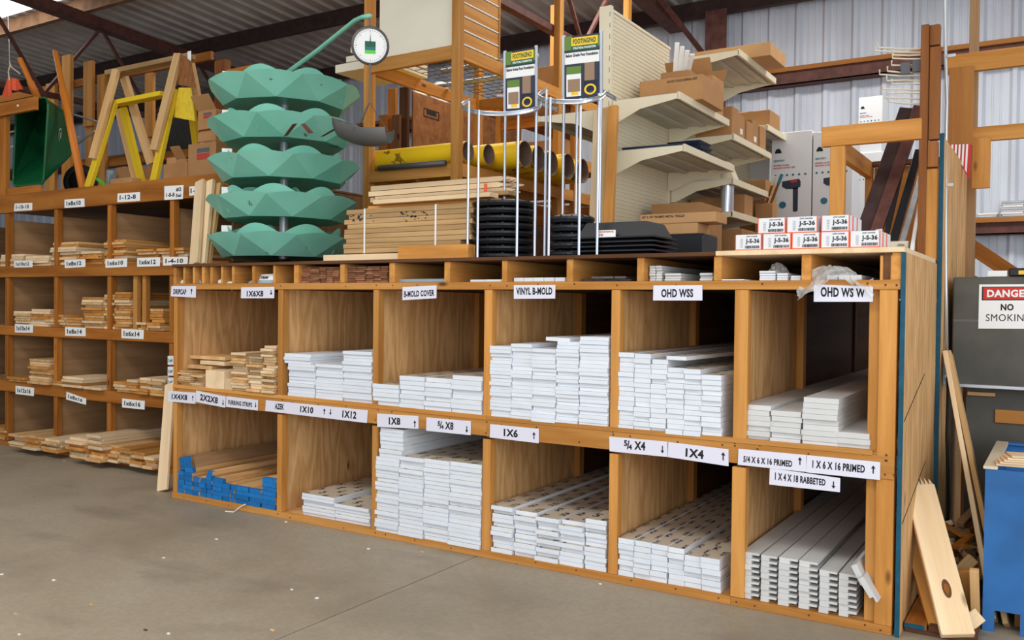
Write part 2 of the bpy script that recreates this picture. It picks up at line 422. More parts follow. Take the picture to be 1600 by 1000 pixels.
ribbed('added_wall_left', -9.5, 6.3, .305, lambda a, h, s: (-15+h, a, 0 if s == 0 else roof_z(a)), .034, 'sheet_wall', minor=False)  # unseen side sheet added to block world light
ribbed('added_wall_right', .6, 6.3, .305, lambda a, h, s: (8-h, a, 0 if s == 0 else roof_z(a)), .034, 'sheet_wall', minor=False)  # unseen sheet added against world light, cut short for the side daylight
# roof steel: purlins along the shed, rafters with webs across it, girts on the back wall
k = 1
for Y, m in ((6.12, 'dark_steel'), (4.42, 'dark_steel'), (2.72, 'purlin_paint'), (1.0, 'purlin_paint'), (-.8, 'purlin_paint'), (-2.6, 'purlin_paint'), (-6, 'purlin_paint')):
    z = roof_z(Y)-.035; mb = MB()
    mb.box(-15, 8, Y-.004, Y+.004, z-.21, z, m); mb.box(-15, 8, Y-.07, Y, z-.21, z-.20, m); mb.box(-15, 8, Y, Y+.07, z-.01, z, m)
    struct(mb.build('trim_%d' % k)); k += 1
for X in (-5.35, 1.18, 7.7):
    mb = MB(); zb = lambda Y: roof_z(Y)-.24; zc = 3.80
    for dz, w in ((0, .085),):
        a = [(X-w, -9, zb(-9)), (X+w, -9, zb(-9)), (X+w, -9, zb(-9)-.13), (X-w, -9, zb(-9)-.13)]
        mb.hexa(a, [(p[0], 6.1, p[2]-zb(-9)+zb(6.1)) for p in a], 'rust_steel')
    mb.box(X-.04, X+.04, -9, 5.2, zc, zc+.06, 'rust_steel')
    Y = 5.2; s = 0
    while Y > -9:
        za, zb_ = (zc+.03, zb(Y-.75)-.1) if s == 0 else (zb(Y)-.1, zc+.03)
        mb.tube([(X, Y, za), (X, Y-.75, zb_)], .024, 'rust_steel', 4)
        Y -= .75; s = 1-s
    # column at the back wall with a knee brace
    mb.box(X+.45, X+.60, 5.98, 6.12, 0, 4.75, 'rust_steel'); mb.box(X+.40, X+.65, 5.96, 5.975, 0, 4.75, 'rust_steel')
    mb.tube([(X+.5, 6.0, 4.1), (X+.15, 5.2, 4.72)], .03, 'rust_steel', 4)
    struct(mb.build('trim_%d' % k)); k += 1
for z, h in ((3.83, .15), (2.10, .13)):
    mb = MB(); mb.box(-15, 8, 6.06, 6.27, z+h-.012, z+h+.035, 'platewood'); mb.box(-15, 8, 6.10, 6.115, z, z+h-.012, 'rust_steel'); mb.box(-15, 8, 6.10, 6.27, z, z+.012, 'rust_steel')
    struct(mb.build('trim_%d' % k)); k += 1
# translucent roof light at far left, plus two panels added over the area lights
for w_, (x0, x1, y0, y1) in enumerate(((-8.4, -5.45, .2, 2.62), (-3.5, 5.5, -4.4, -2.75), (-1.5, 7.5, 3.1, 4.1))):
    mb = MB(); mb.add([(x0, y0, roof_z(y0)-.045), (x1, y0, roof_z(y0)-.045), (x1, y1, roof_z(y1)-.045), (x0, y1, roof_z(y1)-.045)], [(0, 1, 2, 3)], 'skylight')
    struct(mb.build('roof_glow_panel_%d' % (w_+1)))

# ================================================================== MAIN LUMBER RACK
RK = thing('lumber_rack', 'long orange-tan timber rack with twelve plywood bins and paper size signs', 'rack', (2.3, 0, 0))
DX = [0, 1.003, 1.776, 2.545, 3.287, 3.897, 4.587]; TR = 1.594
def midz(x): return .776-.030*min(1, x/3.0)
RK_P = []
box('bottom_rail', -.005, 3.9, 0, .045, 0, .038, 'fir', RK); box('bottom_rail', 3.9, 4.575, 0, .045, 0, .036, 'fir', RK)
# posts at the front of each divider
pw = {0: (0, .036), 1: (0, .04), 2: (0, .04), 3: (0, .048), 4: (0, .046), 5: (0, .062), 6: (-.135, 0)}
for k_, x in enumerate(DX):
    a, b = pw[k_]
    if k_ == 6:
        box('post', x-.082, x-.012, .005, .05, .036, TR-.03, 'fir', RK)
        box('post', x-.125, x-.084, .03, .11, .036, TR-.15, 'fir', RK)
        continue
    for z0, z1 in ((.038, midz(x)-.12), (midz(x), 1.4225)):
        box('post', x+a, x+b, .004, .055, z0, z1, 'fir', RK)
# plywood dividers, lower and upper, four feet deep
for k_, x in enumerate(DX[:-1]):
    for z0, z1 in ((.036, midz(x)-.03), (midz(x)-.006, 1.4225)):
        box('divider_panel', x+.006, x+.024, .055, 1.06, z0, z1, 'ply_z', RK)
        box('dark_filler_panel', x+.006, x+.024, 1.10, 4.94, z0, z1, 'brownwood', RK)  # added dark panels that keep the rear of each bin dark
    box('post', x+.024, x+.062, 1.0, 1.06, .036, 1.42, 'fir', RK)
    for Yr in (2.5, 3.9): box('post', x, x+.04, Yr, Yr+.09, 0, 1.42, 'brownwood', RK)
box('back_panel', 0, 4.6, 4.95, 4.965, 0, 1.42, 'brownwood', RK)  # dark board added so the bins stay dark at the back
# shelves and the two-piece mid rail
for k_ in range(6):
    xa, xb = DX[k_], DX[k_+1]
    box('shelf', xa+.02, xb+(-.02 if k_ < 5 else -.02), .02, 4.9, midz((xa+xb)/2)-.02, midz((xa+xb)/2), 'ply', RK)
    box('bin_floor', xa+.02, xb-.02, .045, 4.9, .01, .036, 'ply', RK)
beam('mid_rail', (0, .018, midz(0)-.07), (2.57, .018, midz(2.57)-.058), .036, .09, 'fir', RK)
beam('mid_rail', (2.57, .018, midz(2.57)-.058), (4.575, .018, .690), .036, .095, 'fir', RK)
beam('shelf_edge', (0, .012, midz(0)-.011), (2.57, .012, midz(2.57)-.006), .03, .024, 'fir', RK)
beam('shelf_edge', (2.57, .012, midz(2.57)-.006), (4.49, .012, .746), .03, .022, 'fir', RK)
# top tier of small cubbies
box('top_rail', -.002, 4.587, 0, .04, 1.4225, 1.4624, 'fir', RK)
box('cubby_floor', 0, 4.57, .04, 4.9, 1.44, 1.4624, 'ply', RK)
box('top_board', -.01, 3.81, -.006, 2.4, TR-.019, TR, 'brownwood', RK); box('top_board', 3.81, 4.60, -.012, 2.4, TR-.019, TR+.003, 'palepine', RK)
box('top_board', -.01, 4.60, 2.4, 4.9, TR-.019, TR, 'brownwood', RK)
cub = [(271, 275), (286, 289), (301, 304), (315, 319), (328, 332), (345, 348), (362, 366), (393.5, 398), (426.5, 430), (459, 466.5), (531, 538), (608, 616.5), (694, 703), (784, 792), (885, 895), (995, 1006), (1115, 1127), (1252, 1267), (1379, 1392), (1393, 1408.5)]
CUB = []
for a, b in cub:
    xa, xb = at(a, 430, Y=.004).x, at(b, 430, Y=.004).x; CUB.append((xa, xb))
    box('cubby_divider', xa, xb, .004, 2.0 if xa > 3 else 1.2, 1.4624, TR-.019, 'brownwood' if 1378 < a < 1380 else 'fir', RK)
# right flank: plywood sheet with a painted teal edge, then a taller sheet behind it
sp = box('side_panel', 4.587, 4.605, .0, 1.02, .0, TR-.02, 'ply_z', RK); box('painted_edge', 4.587, 4.6055, -.004, .0, .0, TR-.02, 'teal_edge', sp, ch=0)
tp = box('side_panel', 4.604, 4.622, 1.06, 2.5, .0, 2.22, 'ply_z', RK); box('painted_edge', 4.602, 4.6235, 1.054, 1.0595, .0, 2.235, 'teal_edge', tp, ch=0)
box('post', 4.53, 4.60, 1.0, 1.05, 0, 2.05, 'fir', RK)
for zz, y0_, y1_ in ((1.02, .02, .62), (.60, .02, .72), (1.25, 1.1, 1.9), (.9, 1.1, 1.9)):
    mb = MB(); mb.slab([(4.6055, y0_, zz-.14), (4.6055, y1_, zz+.02), (4.6055, y1_, zz+.026), (4.6055, y0_, zz-.134)], (.0008, 0, 0), 'black_ink'); mb.build('marking_line', sp if y0_ < 1 else tp)
mb = MB(); rs = random.Random(3)
for x in [DX[k]+dx for k in range(6) for dx in (.02, .12, .33, .55)]+[4.52, 4.55]:
    for z_ in (1.446, midz(x)-.008, midz(x)-.03, midz(x)-.085, .022):
        if rs.random() < .7 and x < 4.56:
            xx = x+rs.uniform(-.01, .03); mb.lathe([(.0048, 0), (.004, .0012), (0, .0012)], 'brownwood', 7, c=(xx, -.0004 if z_ != .022 else 0, z_+rs.uniform(-.006, .006)), axis=(0, -1, 0))
g = mb.build('screw_heads', RK); g['kind'] = 'stuff'
# size signs: TL, TR, BR, BL pixel corners of each paper, then the lettering
SG = [((268, 447), (306.5, 447), (306, 465), (267, 463), [('DRIPCAP', .10, .62, .22, .72), ('^', .78, .88, .3, .78)]),
 ((377, 449), (429, 448), (428.5, 466), (376.5, 466), [('1X6X8', .18, .68, .15, .68), ('~', .87, .95, .28, .72)]),
 ((629, 448.5), (682.5, 446), (682, 466), (629, 469), [('B-MOLD COVER', .05, .94, .2, .68)]),
 ((803, 445.5), (868, 445), (867.5, 466.5), (803, 467), [('VINYL B-MOLD', .06, .93, .28, .82)]),
 ((1021, 446), (1097.5, 445.5), (1097.5, 469.5), (1020.5, 469.5), [('OHD WSS', .17, .82, .2, .76)]),
 ((1272, 444), (1364, 448), (1364, 471.5), (1271.5, 471.5), [('OHD WS W', .12, .87, .28, .86)]),
 ((262.5, 610.5), (306, 613.5), (305.5, 631), (262, 627), [('1X4X8', .15, .71, .25, .75), ('^', .87, .94, .25, .75)]),
 ((306.5, 610), (353, 619.5), (352, 637), (306, 628), [('2X2X8', .15, .75, .22, .78), ('~', .89, .96, .15, .65)]),
 ((354, 619), (403.5, 625), (403, 641.5), (353, 635.5), [('FURRING STRIPS', .07, .82, .25, .68), ('~', .90, .96, .25, .75)]),
 ((415.5, 625), (575, 641), (573.5, 661), (414.5, 642), [('AZEK', .1, .195, .28, .8), ('1X10', .36, .49, .25, .8), ('^', .585, .61, .3, .8), ('~', .645, .67, .3, .8), ('1X12', .77, .90, .22, .8)]),
 ((589.5, 646), (654, 650), (654, 670), (589.5, 667), [('1X8', .29, .57, .22, .78), ('^', .88, .95, .1, .65)]),
 ((666.5, 652), (736, 658), (735.5, 680), (666, 673), [('5', .26, .32, .45, .8), ('/', .31, .36, .25, .8), ('4', .34, .40, .25, .55), ('X8', .43, .62, .25, .8), ('~', .88, .95, .15, .62)]),
 ((766, 662.5), (842, 670), (842, 692.5), (765.5, 683.5), [('1X6', .29, .58, .22, .78), ('^', .87, .94, .25, .75)]),
 ((952, 682), (1043, 690), (1042.5, 714), (952.5, 705), [('5', .26, .32, .45, .85), ('/', .31, .36, .25, .85), ('4', .34, .40, .25, .6), ('X4', .44, .63, .28, .85), ('~', .89, .95, .2, .7)]),
 ((1044.5, 690.5), (1138.5, 702), (1138.5, 728.5), (1043, 714), [('1X4', .30, .60, .2, .75), ('^', .88, .95, .3, .8)]),
 ((1154, 701), (1260, 711), (1260, 737.5), (1153, 726), [('5/4 X 6 X 16 PRIMED', .08, .80, .2, .6), ('^', .88, .94, .38, .85)]),
 ((1261, 711), (1375.5, 722), (1375, 750), (1260, 738), [('1 X 6 X 16 PRIMED', .08, .80, .3, .75), ('^', .88, .94, .32, .78)]),
 ((1203, 731), (1313, 747), (1312.5, 769), (1202, 757), [('1 X 4 X 18 RABBETED', .08, .80, .32, .78), ('~', .88, .94, .2, .7)])]
for k_, (a, b, c, d, its) in enumerate(SG):
    yp = -.003 if k_ < 17 else -.0015
    q = [at(*p, Y=yp) for p in (a, b, c, d)]; mb = MB(); mb.slab(q, (0, -.0012, 0), 'sign_white'); s_ = mb.build('paper_sign', RK)
    words = ' '.join(i[0] for i in its if i[0] not in '^~' and i[0] != 'AZEK').replace('5 / 4 ', '5/4')
    s_['label'] = 'white paper sign lettered '+words
    for it in its:
        mb = MB(); put_text(mb, q, Vector((0, -.0018, 0)), [it], 'ink'); mb.build('arrow' if it[0] in '^~' else 'lettering', s_)

# ================================================================== LEFT LUMBER SHELF
YL = .52
LS = thing('lumber_shelf', 'older brown timber lumber shelf on the left with handwritten size tags', 'rack', (-2.4, YL, 0))
LX = [at(p, 620, Y=YL).x for p in (-75, 6, 82, 165, 258)]; LX.append(-.06); LX[4] = at(262, 620, Y=YL).x
LZ = [.05, .60, 1.105, 1.645, 2.295]
XE = -.06
for k_, z in enumerate(LZ):
    hgt = (.05, .095, .085, .10, .165)[k_]
    if k_ == 0: box('bottom_rail', -4.5, XE, YL+.02, YL+.06, .0, .045, 'oldfir', LS)
    else: box('rail', -4.5, XE, YL, YL+.038, z-hgt, z, 'oldfir', LS)
    box('shelf_deck', -4.5, XE, YL+.038, 3.2, z-.02, z-.001, 'greyply', LS)
for x in LX[:5]:
    for r_ in range(4):
        z0 = LZ[r_]; z1 = LZ[r_+1]-(.095, .085, .10, .165)[r_]
        box('post', x, x+.05, YL+.01, YL+.06, z0, z1, 'oldfir', LS)
        box('divider_panel', x+.016, x+.034, YL+.06, 2.6, z0, z1+.08-(.14 if r_ == 3 else 0)-(.06 if (r_ == 1 and x < -1) else 0), 'greyply', LS)
box('divider_panel', XE-.02, XE, YL+.04, 2.6, .0, 2.27, 'greyply', LS)
box('back_panel', -4.5, XE, 3.2, 3.215, 0, 2.27, 'brownwood', LS)
# extra upright pair in the third row cubby
for p in (208, 222):
    xx = at(p, 460, Y=YL+.03).x; box('upright', xx, xx+.05, YL+.03, YL+.07, LZ[2], LZ[3]-.10, 'fir', LS)
TG = [((23, 318), (50.5, 317), (50.5, 328.5), (22, 330), '1-10-10'), ((101, 312), (132, 310), (132.5, 323), (101, 325), '1x8x10'), ((184, 302.5), (219, 300), (219, 314), (183.5, 316), '1-12-8'), ((257, 291), (287, 289), (286, 311), (257, 312.5), '1-8-8'), ((296, 291.5), (316, 290), (314, 304), (296, 306), '1-8'),
 ((22, 407.5), (51, 407), (51, 417.5), (22.5, 418), '1x10x12'), ((101, 406), (133.5, 405), (133.5, 417), (101.5, 419), '1x8x12'), ((165, 405), (199, 403.5), (198.5, 417), (165, 418.5), '1x6x10'), ((214.5, 403), (250.5, 402), (250, 416), (214.5, 417), '1x6x12'), ((255, 401.5), (294, 401), (293, 414), (255, 415), '1-4-10'),
 ((23.5, 506), (52, 507.5), (51.5, 520), (23.5, 519.5), '1x10x14'), ((102, 511), (134, 512), (134, 525.5), (102, 524.5), '1x8x14'), ((190, 513.5), (225, 515.5), (224.5, 530), (190, 528.5), '1x6x14'),
 ((24.5, 602.5), (53.5, 606), (53, 619), (24.5, 615.5), '1x12x16'), ((104, 612), (135, 623), (134.5, 632.5), (103.5, 624), '1x8x16'), ((191, 622.5), (226.5, 626.5), (226, 640), (191, 636.5), '1x6x16')]
for a, b, c, d, t in TG:
    q = [at(*p, Y=YL-.002) for p in (a, b, c, d)]; mb = MB(); mb.slab(q, (0, -.0015, 0), 'paper'); s_ = mb.build('size_tag', LS)
    s_['label'] = 'white tag handwritten '+t
    mb = MB(); its = [(t, .1, .82, .25, .78)] if t != '1-8-8' else [(t, .1, .55, .2, .5), ('#2', .62, .9, .55, .85), ('Sel', .62, .9, .15, .4)]
    put_text(mb, q, Vector((0, -.002, 0)), its, 'handink'); mb.build('lettering', s_)

# ================================================================== BOARDS IN THE BINS
POS = {2: ['left', 'right'], 3: ['left', 'middle', 'right'], 4: ['leftmost', 'second', 'third', 'rightmost'], 5: ['leftmost', 'second', 'third', 'fourth', 'rightmost'], 6: ['leftmost', 'second', 'third', 'fourth', 'fifth', 'rightmost'], 7: ['leftmost', 'second', 'third', 'fourth', 'fifth', 'sixth', 'rightmost']}
def white_stack(where, cols, zb, t, mats, Lb, group, name='white_board', jit=.0022, cat='board', gap=.0006, yj=.012, Y0=.012, noun='white trim board', zfun=None):
    """cols: (x0px, x1px, ytop px, optional xshift for the upper boards)"""
    P_ = POS[len(cols)]
    for ci, c in enumerate(cols):
        x0, x1, yt = c[:3]; ym = 560 if callable(zb) else 800
        xm = (x0+x1)/2; xa, xb = at(x0, ym, Y=Y0).x, at(x1, ym, Y=Y0).x; zt = at(xm, yt, Y=Y0).z; z0 = zb(xa) if callable(zb) else zb
        n = max(1, round((zt-z0)/t)); w = xb-xa-.002; tt = (zt-z0)/n if abs((zt-z0)/n-t) < .004 else t
        for k_ in range(n):
            dx = random.uniform(-jit, jit)*.6; dy = random.uniform(-yj*.5, yj)
            if len(c) > 3 and k_ >= n-c[4]: dx += c[3]
            me = boxmesh(w, Lb, tt-gap, mats, .0009)
            o = link(name, me, (xa+w/2+.001+dx, Y0+dy+Lb/2, z0+tt*(k_+.5)+.0005), None, (0, 0, random.uniform(-.0012, .0012)))
            tag(o, '%s %s from the top, %s column, %s' % (ordn(n-k_), noun, P_[ci], where), cat, group)
W_ = ('white_pvc', 'film')
def bz(x): return midz(x)+.0005
white_stack('bin above 1X10 sign', [(450.4, 492, 553.4, -.035, 3), (493, 535, 569.6), (535.5, 581.6, 549.3)], bz, .0195, ('white_pvc',), 3.6, 'white boards above the 1X10 sign')
white_stack('bin above 1X8 sign', [(583.5, 624, 600.5), (625, 663.5, 588), (663.5, 705, 591), (705.5, 753, 587.5)], bz, .0255, W_, 3.6, 'white boards above the 1X8 sign', Y0=.0, name='film_topped_board')
white_stack('bin above 1X6 sign', [(765.5, 798.5, 541), (798.5, 831.5, 537.5), (831.5, 868.5, 545), (869, 904.5, 534), (905, 950.5, 526.5)], bz, .0192, ('white_pvc',), 3.6, 'white boards above the 1X6 sign', Y0=.0)
white_stack('bin above 1X4 sign', [(966.4, 991, 551), (991, 1016.7, 553), (1016.7, 1042, 562), (1042, 1069.4, 575), (1069.4, 1096.6, 577), (1096.6, 1128, 586)], bz, .0235, W_, 3.6, 'white boards above the 1X4 sign', Y0=.0, name='film_topped_board')
white_stack('bin above PRIMED signs', [(1158.5, 1204.5, 633.5), (1205, 1253, 643), (1255, 1311, 622.5), (1306.5, 1362, 676.5)], bz, .0225, ('primed',), 4.6, 'primed boards above the PRIMED signs', noun='primed board', Y0=.02, name='primed_board')
lz = .0365
white_stack('bin below 1X10 sign', [(472, 522, 774), (522.5, 577, 791)], lz, .0195, W_, 3.6, 'white boards below the 1X10 sign', Y0=.035, name='film_topped_board')
white_stack('bin below 1X8 sign', [(586, 622, 669.5, .025, 7), (622.5, 660.5, 714.5), (661, 700.5, 719), (701, 751, 724)], lz, .0235, W_, 3.6, 'white boards below the 1X8 sign', Y0=.0, name='film_topped_board')
white_stack('bin below 1X6 sign', [(768, 801.5, 791), (803, 837.5, 800.5), (838, 874.5, 809), (875, 912.5, 815.5), (914, 947.5, 812.5)], lz, .0235, W_, 3.6, 'white boards below the 1X6 sign', jit=.006, yj=.02, name='film_topped_board')
white_stack('bin below 1X4 sign', [(966.5, 991, 842), (991, 1016.7, 847), (1016.7, 1043.5, 852), (1044, 1069.4, 857), (1069.4, 1096.6, 869.5), (1096.6, 1127, 872)], lz, .0255, W_, 3.6, 'white boards below the 1X4 sign', jit=.004, yj=.016, name='film_topped_board')
# loose boards lying askew on the stacks
def loose(label, p0, p1, w, t, mat, Lb=2.4, z=None, rz=0, rx=0, ry=0, group=None, name='white_board', cat='board'):
    mats = mat if isinstance(mat, tuple) else (mat,)
    o = link(name, boxmesh(w, Lb, t, mats, .0014), p0, None, (rx, ry, rz)); return tag(o, label, cat, group)
q = at(868, 533, Y=0); loose('loose white board tilted on top of the stack above the 1X6 sign', (q.x-.06, 1.21, q.z+.008), None, .135, .019, 'white_pvc', rz=.055, ry=.03)
q = at(1082, 567, Y=0); loose('loose film-topped white board lying askew above the 1X4 sign', (q.x-.02, 1.2, q.z+.018), None, .10, .019, W_, rz=-.05)
# rabbeted boards: an L section with the step on the right
def rabbet_mesh(w, t, Lb, step):
    key = ('rab', w, t, Lb)
    if key in _cache: return _cache[key]
    pr = [(-w/2, -t/2), (w/2-step, -t/2), (w/2-step, t*.12), (w/2, t*.12), (w/2, t/2), (-w/2, t/2)]
    vs = [(x, s*Lb/2, z) for s in (-1, 1) for x, z in pr]; n = 6
    fs = [tuple(range(n)), tuple(range(2*n-1, n-1, -1))]+[(k, k+n, (k+1) % n+n, (k+1) % n) for k in range(n)]
    me = bpy.data.meshes.new('rabbet'); me.from_pydata(vs, [], fs); me.materials.append(MATS['primed']); _cache[key] = me; return me
rc = [(1157, 1186, 861), (1187, 1214, 866), (1214.5, 1246, 878), (1246.5, 1278, 883), (1278.5, 1309, 892), (1309.5, 1340, 900)]
for ci, (a, b, yt) in enumerate(rc):
    xa, xb = at(a, 880, Y=.01).x, at(b, 880, Y=.01).x; zt = at((a+b)/2, yt, Y=.01).z; t = .0262; n = round((zt-lz)/t)
    for k_ in range(n):
        o = link('rabbeted_board', rabbet_mesh(round(xb-xa-.007, 4), t-.0008, 4.7, .034), ((xa+xb)/2+random.uniform(-.001, .001), 2.36+random.uniform(-.006, .006)+.01, lz+t*(k_+.5)+.0005))
        tag(o, '%s rabbeted board from the top, %s column, bin below RABBETED sign' % (ordn(n-k_), POS[6][ci]), 'board', 'rabbeted boards in the lower right bin')
for k_, (px_, py_, ry) in enumerate(((1343, 925, 1.1), (1356, 945, 1.0))):
    q = at(px_, py_, Y=-.03-.03*k_); o = link('rabbeted_board', rabbet_mesh(.11, .024, 3.0, .024), (q.x, q.y+1.5, q.z+.06), None, (0, ry, 0)); tag(o, ('inner' if k_ == 0 else 'outer')+' rabbeted board tipped on edge beside the lower right post', 'board', 'tipped rabbeted boards')

# ---- natural lumber piles: columns of boards with rough ends
def lumber(where, cols, zb, Y0, mats, Lb, group, t=.021, ym=600, noun='pine board', name='pine_board', yj=.05, jit=.008, endmat=None):
    for ci, c in enumerate(cols):
        x0, x1, yt = c[:3]; xa, xb = at(x0, ym, Y=Y0).x, at(x1, ym, Y=Y0).x; zt = at((x0+x1)/2, yt, Y=Y0).z; z0 = zb
        n = max(1, round((zt-z0)/t)); tt = t
        P_ = POS[len(cols)][ci] if len(cols) > 1 else 'only'
        for k_ in range(n):
            w = (xb-xa-.003)*random.uniform(.93, 1.0)
            m_ = mats if isinstance(mats, str) else random.choice(mats)
            l_ = Lb
            o = link(name, boxmesh(round(w, 3), l_, tt-.001, (m_,), .0016), ((xa+xb)/2+random.uniform(-jit, jit), Y0+l_/2+random.uniform(-yj, yj*.4), z0+tt*(k_+.5)+.0008), None, (0, 0, random.uniform(-.006, .006)))
            lab = '%s %s from the top, %s pile, %s' % (ordn(n-k_), noun, P_, where) if len(cols) > 1 else '%s %s from the top of the pile %s' % (ordn(n-k_), noun, where)
            tag(o, lab, 'board', group)
            if endmat:
                e = box('painted_end', -w/2, w/2, -l_/2-.0012, -l_/2+.03, -tt/2+.0003, tt/2-.0003, endmat, o, ch=.001, local=True)
# blue-ended boards in the lower left bin
bl = [(276, 288, 735), (288.5, 301, 733), (301.5, 312, 748), (312.5, 322, 747), (322.5, 331, 738)]
bl2 = [(331.5, 347, 747), (347.5, 360, 757), (360.5, 367, 761), (367.5, 389, 760), (389.5, 408, 765), (408.5, 431, 745)]
lumber('bin below 1X4X8 sign', bl, .0365, .02, ('pine', 'ply'), 2.4, 'blue-ended boards', t=.030, ym=770, noun='blue-ended board in left half', yj=.004, jit=.001, endmat='blue_end')
lumber('bin below FURRING STRIPS sign', bl2, .0365, .02, ('pine', 'ply'), 2.4, 'blue-ended boards', t=.028, ym=775, noun='blue-ended board', yj=.004, jit=.001, endmat='blue_end')
o = link('blue_ended_board', boxmesh(.115, 2.4, .085, ('greyply',), .002), (at(290, 724, Y=.02).x, 1.22, at(290, 726, Y=.02).z+.012), None, (0, -.22, 0)); tag(o, 'thick tilted blue-ended timber on top at the left bin wall', 'board')
box('painted_end', -.0575, .0575, -1.2012, -1.17, -.0425, .0425, 'blue_end', o, ch=.001, local=True)
# pine in the upper left bin
uz = midz(.5)+.0006
lumber('above 2X2X8 sign', [(281, 302, 578), (303, 320, 586)], uz, .03, ('pine', 'palepine', 'treated'), 2.3, 'thin pine strips', t=.0125, ym=590, noun='thin pine strip', name='pine_strip', yj=.04, jit=.012)
lumber('above FURRING STRIPS sign', [(365, 388, 549), (388.5, 411, 552), (412, 432, 539)], uz, .01, ('pine', 'palepine', 'treated'), 2.4, 'furring strips', t=.0175, ym=590, noun='furring strip', name='furring_strip', yj=.03)
for k_, (a, b, y0_, y1_, lab) in enumerate(((321, 350, 578, 606, 'thick square pine timber lying left of the furring strips'), (351, 364, 591, 608, 'short square pine timber end beside the furring strip piles'))):
    p, p2 = at(a, y0_, Y=0), at(b, y1_, Y=0); tag(box('pine_timber', p.x, p2.x, .0, 2.3, uz, p.z, 'palepine', None), lab, 'timber')
p, p2 = at(299, 547, Y=.1), at(362, 562, Y=.1)
tag(box('pine_plank', p.x-.08, p2.x-.12, .12, 2.4, p2.z-.012, p2.z+.012, 'pine', None, rot=(0, 0, .02)), 'wide pine plank on top of the strips in the upper left bin', 'board')
tag(box('pine_plank', p.x+.1, p2.x-.06, .10, 2.4, p2.z-.045, p2.z-.018, 'palepine', None, rot=(0, 0, -.01)), 'pale pine plank under the wide plank in the upper left bin', 'board')
tag(box('pine_plank', p.x-.1, p2.x-.2, .10, 2.4, p2.z-.078, p2.z-.052, 'pine', None), 'darker pine plank lowest of three over the thin strips', 'board')

# ---- lumber on the left shelf: (row, where, columns)
def lrow(r_, where, cols, t=.022, mats=('pine', 'palepine', 'fir'), Lb=2.6, yo=.0, **k_):
    ym = (690, 590, 500, 400)[r_]
    if r_ >= 2: yo = .045; k_['yj'] = .03
    elif r_ == 1: yo = max(yo, -.01); k_['yj'] = .03
    lumber(where, cols, LZ[r_]+.0005, YL+yo, mats, Lb, 'lumber on the left shelf', t=t, ym=ym, **k_)
lrow(3, 'under 1x8x10 tag', [(83, 124, 378), (128, 160, 392)])
lrow(3, 'under 1-10-10 tag', [(2, 38, 396), (40, 78, 398)])
lrow(3, 'under 1-12-8 tag', [(166, 198, 375), (217, 246, 391)], yo=-.02)
lrow(3, 'above 1-4-10 tag', [(249, 292, 389)])
lrow(2, 'above 1x10x14 tag', [(24, 50, 487), (50, 80, 482)])
lrow(2, 'above 1x8x14 tag', [(72, 104, 493), (105, 128, 498), (131, 164, 464)], yo=-.02)
lrow(2, 'above 1x6x14 tag', [(165, 182, 462), (183, 208, 458)], yo=-.03)
lrow(2, 'right of the twin uprights', [(217, 233, 502), (234, 255, 484)], yo=.0)
lrow(1, 'above 1x12x16 tag', [(14, 42, 590), (46, 79, 562)], yo=-.01)
lrow(1, 'above 1x8x16 tag', [(80, 97, 596), (98, 132, 588), (136, 164, 604)], yo=-.01)
lrow(1, 'above 1x6x16 tag', [(181, 200, 595), (200, 217, 592), (217, 235, 590), (236, 258, 592)], yo=-.05)
lrow(0, 'on bottom shelf below 1x12x16 tag', [(19, 42, 680), (43, 66, 684), (69, 93, 688)], yo=-.12)
lrow(0, 'on bottom shelf below 1x8x16 tag', [(110, 138, 682), (140, 163, 680)], yo=-.16, t=.024)
lrow(0, 'on bottom shelf below 1x6x16 tag', [(166, 188, 697), (189, 208, 700), (209, 228, 706), (229, 246, 716)], yo=-.1)
lrow(0, 'far left on the bottom shelf', [(-20, 8, 668)], yo=0)
# ================================================================== NAIL CAROUSEL
CC = Vector((.40, .62, TR))
CA = thing('nail_carousel', 'teal enamelled five-tier revolving nail bin with faceted trays and crane arm', 'nail bin', CC)
mb = MB(); mb.lathe([(.0, 0), (.30, 0), (.30, .02), (.05, .05), (.05, .06)], 'black_plastic', 28); mb.build('base', CA, local=True)
mb = MB(); mb.tube([(0, 0, .03), (0, 0, 1.36)], .032, 'galv', 14); mb.build('pole', CA, smooth=False, local=True)
def tray_mesh():
    mb = MB(); ng = 9; Rt, Rb, d = .535, .42, .135; m = 'enamel'
    up = [Vector((Rt*math.cos(2*math.pi*k/ng), Rt*math.sin(2*math.pi*k/ng), d)) for k in range(ng)]
    lo = [Vector((Rb*math.cos(2*math.pi*(k+.5)/ng), Rb*math.sin(2*math.pi*(k+.5)/ng), 0)) for k in range(ng)]
    fs = []; vs = up+lo
    for k in range(ng):
        fs += [(ng+k, (k+1) % ng, k), (ng+k, ng+(k+1) % ng, (k+1) % ng)]
    mb.add(vs, fs, m)
    for k in range(ng):                       # gently scalloped lip on every facet
        a, b, c = up[k], up[(k+1) % ng], lo[k]; mid = (a+b)/2; out = (mid-c).normalized(); arc = [a.lerp(b, t/8)+out*.026*math.sin(math.pi*t/8) for t in range(9)]
        mb.add([mid]+arc, [(0, j+1, j+2) for j in range(8)], m)
    mb.add([Vector((0, 0, .035))]+lo, [(0, k+1, (k+1) % ng+1) for k in range(ng)], m)   # coned floor
    return mb
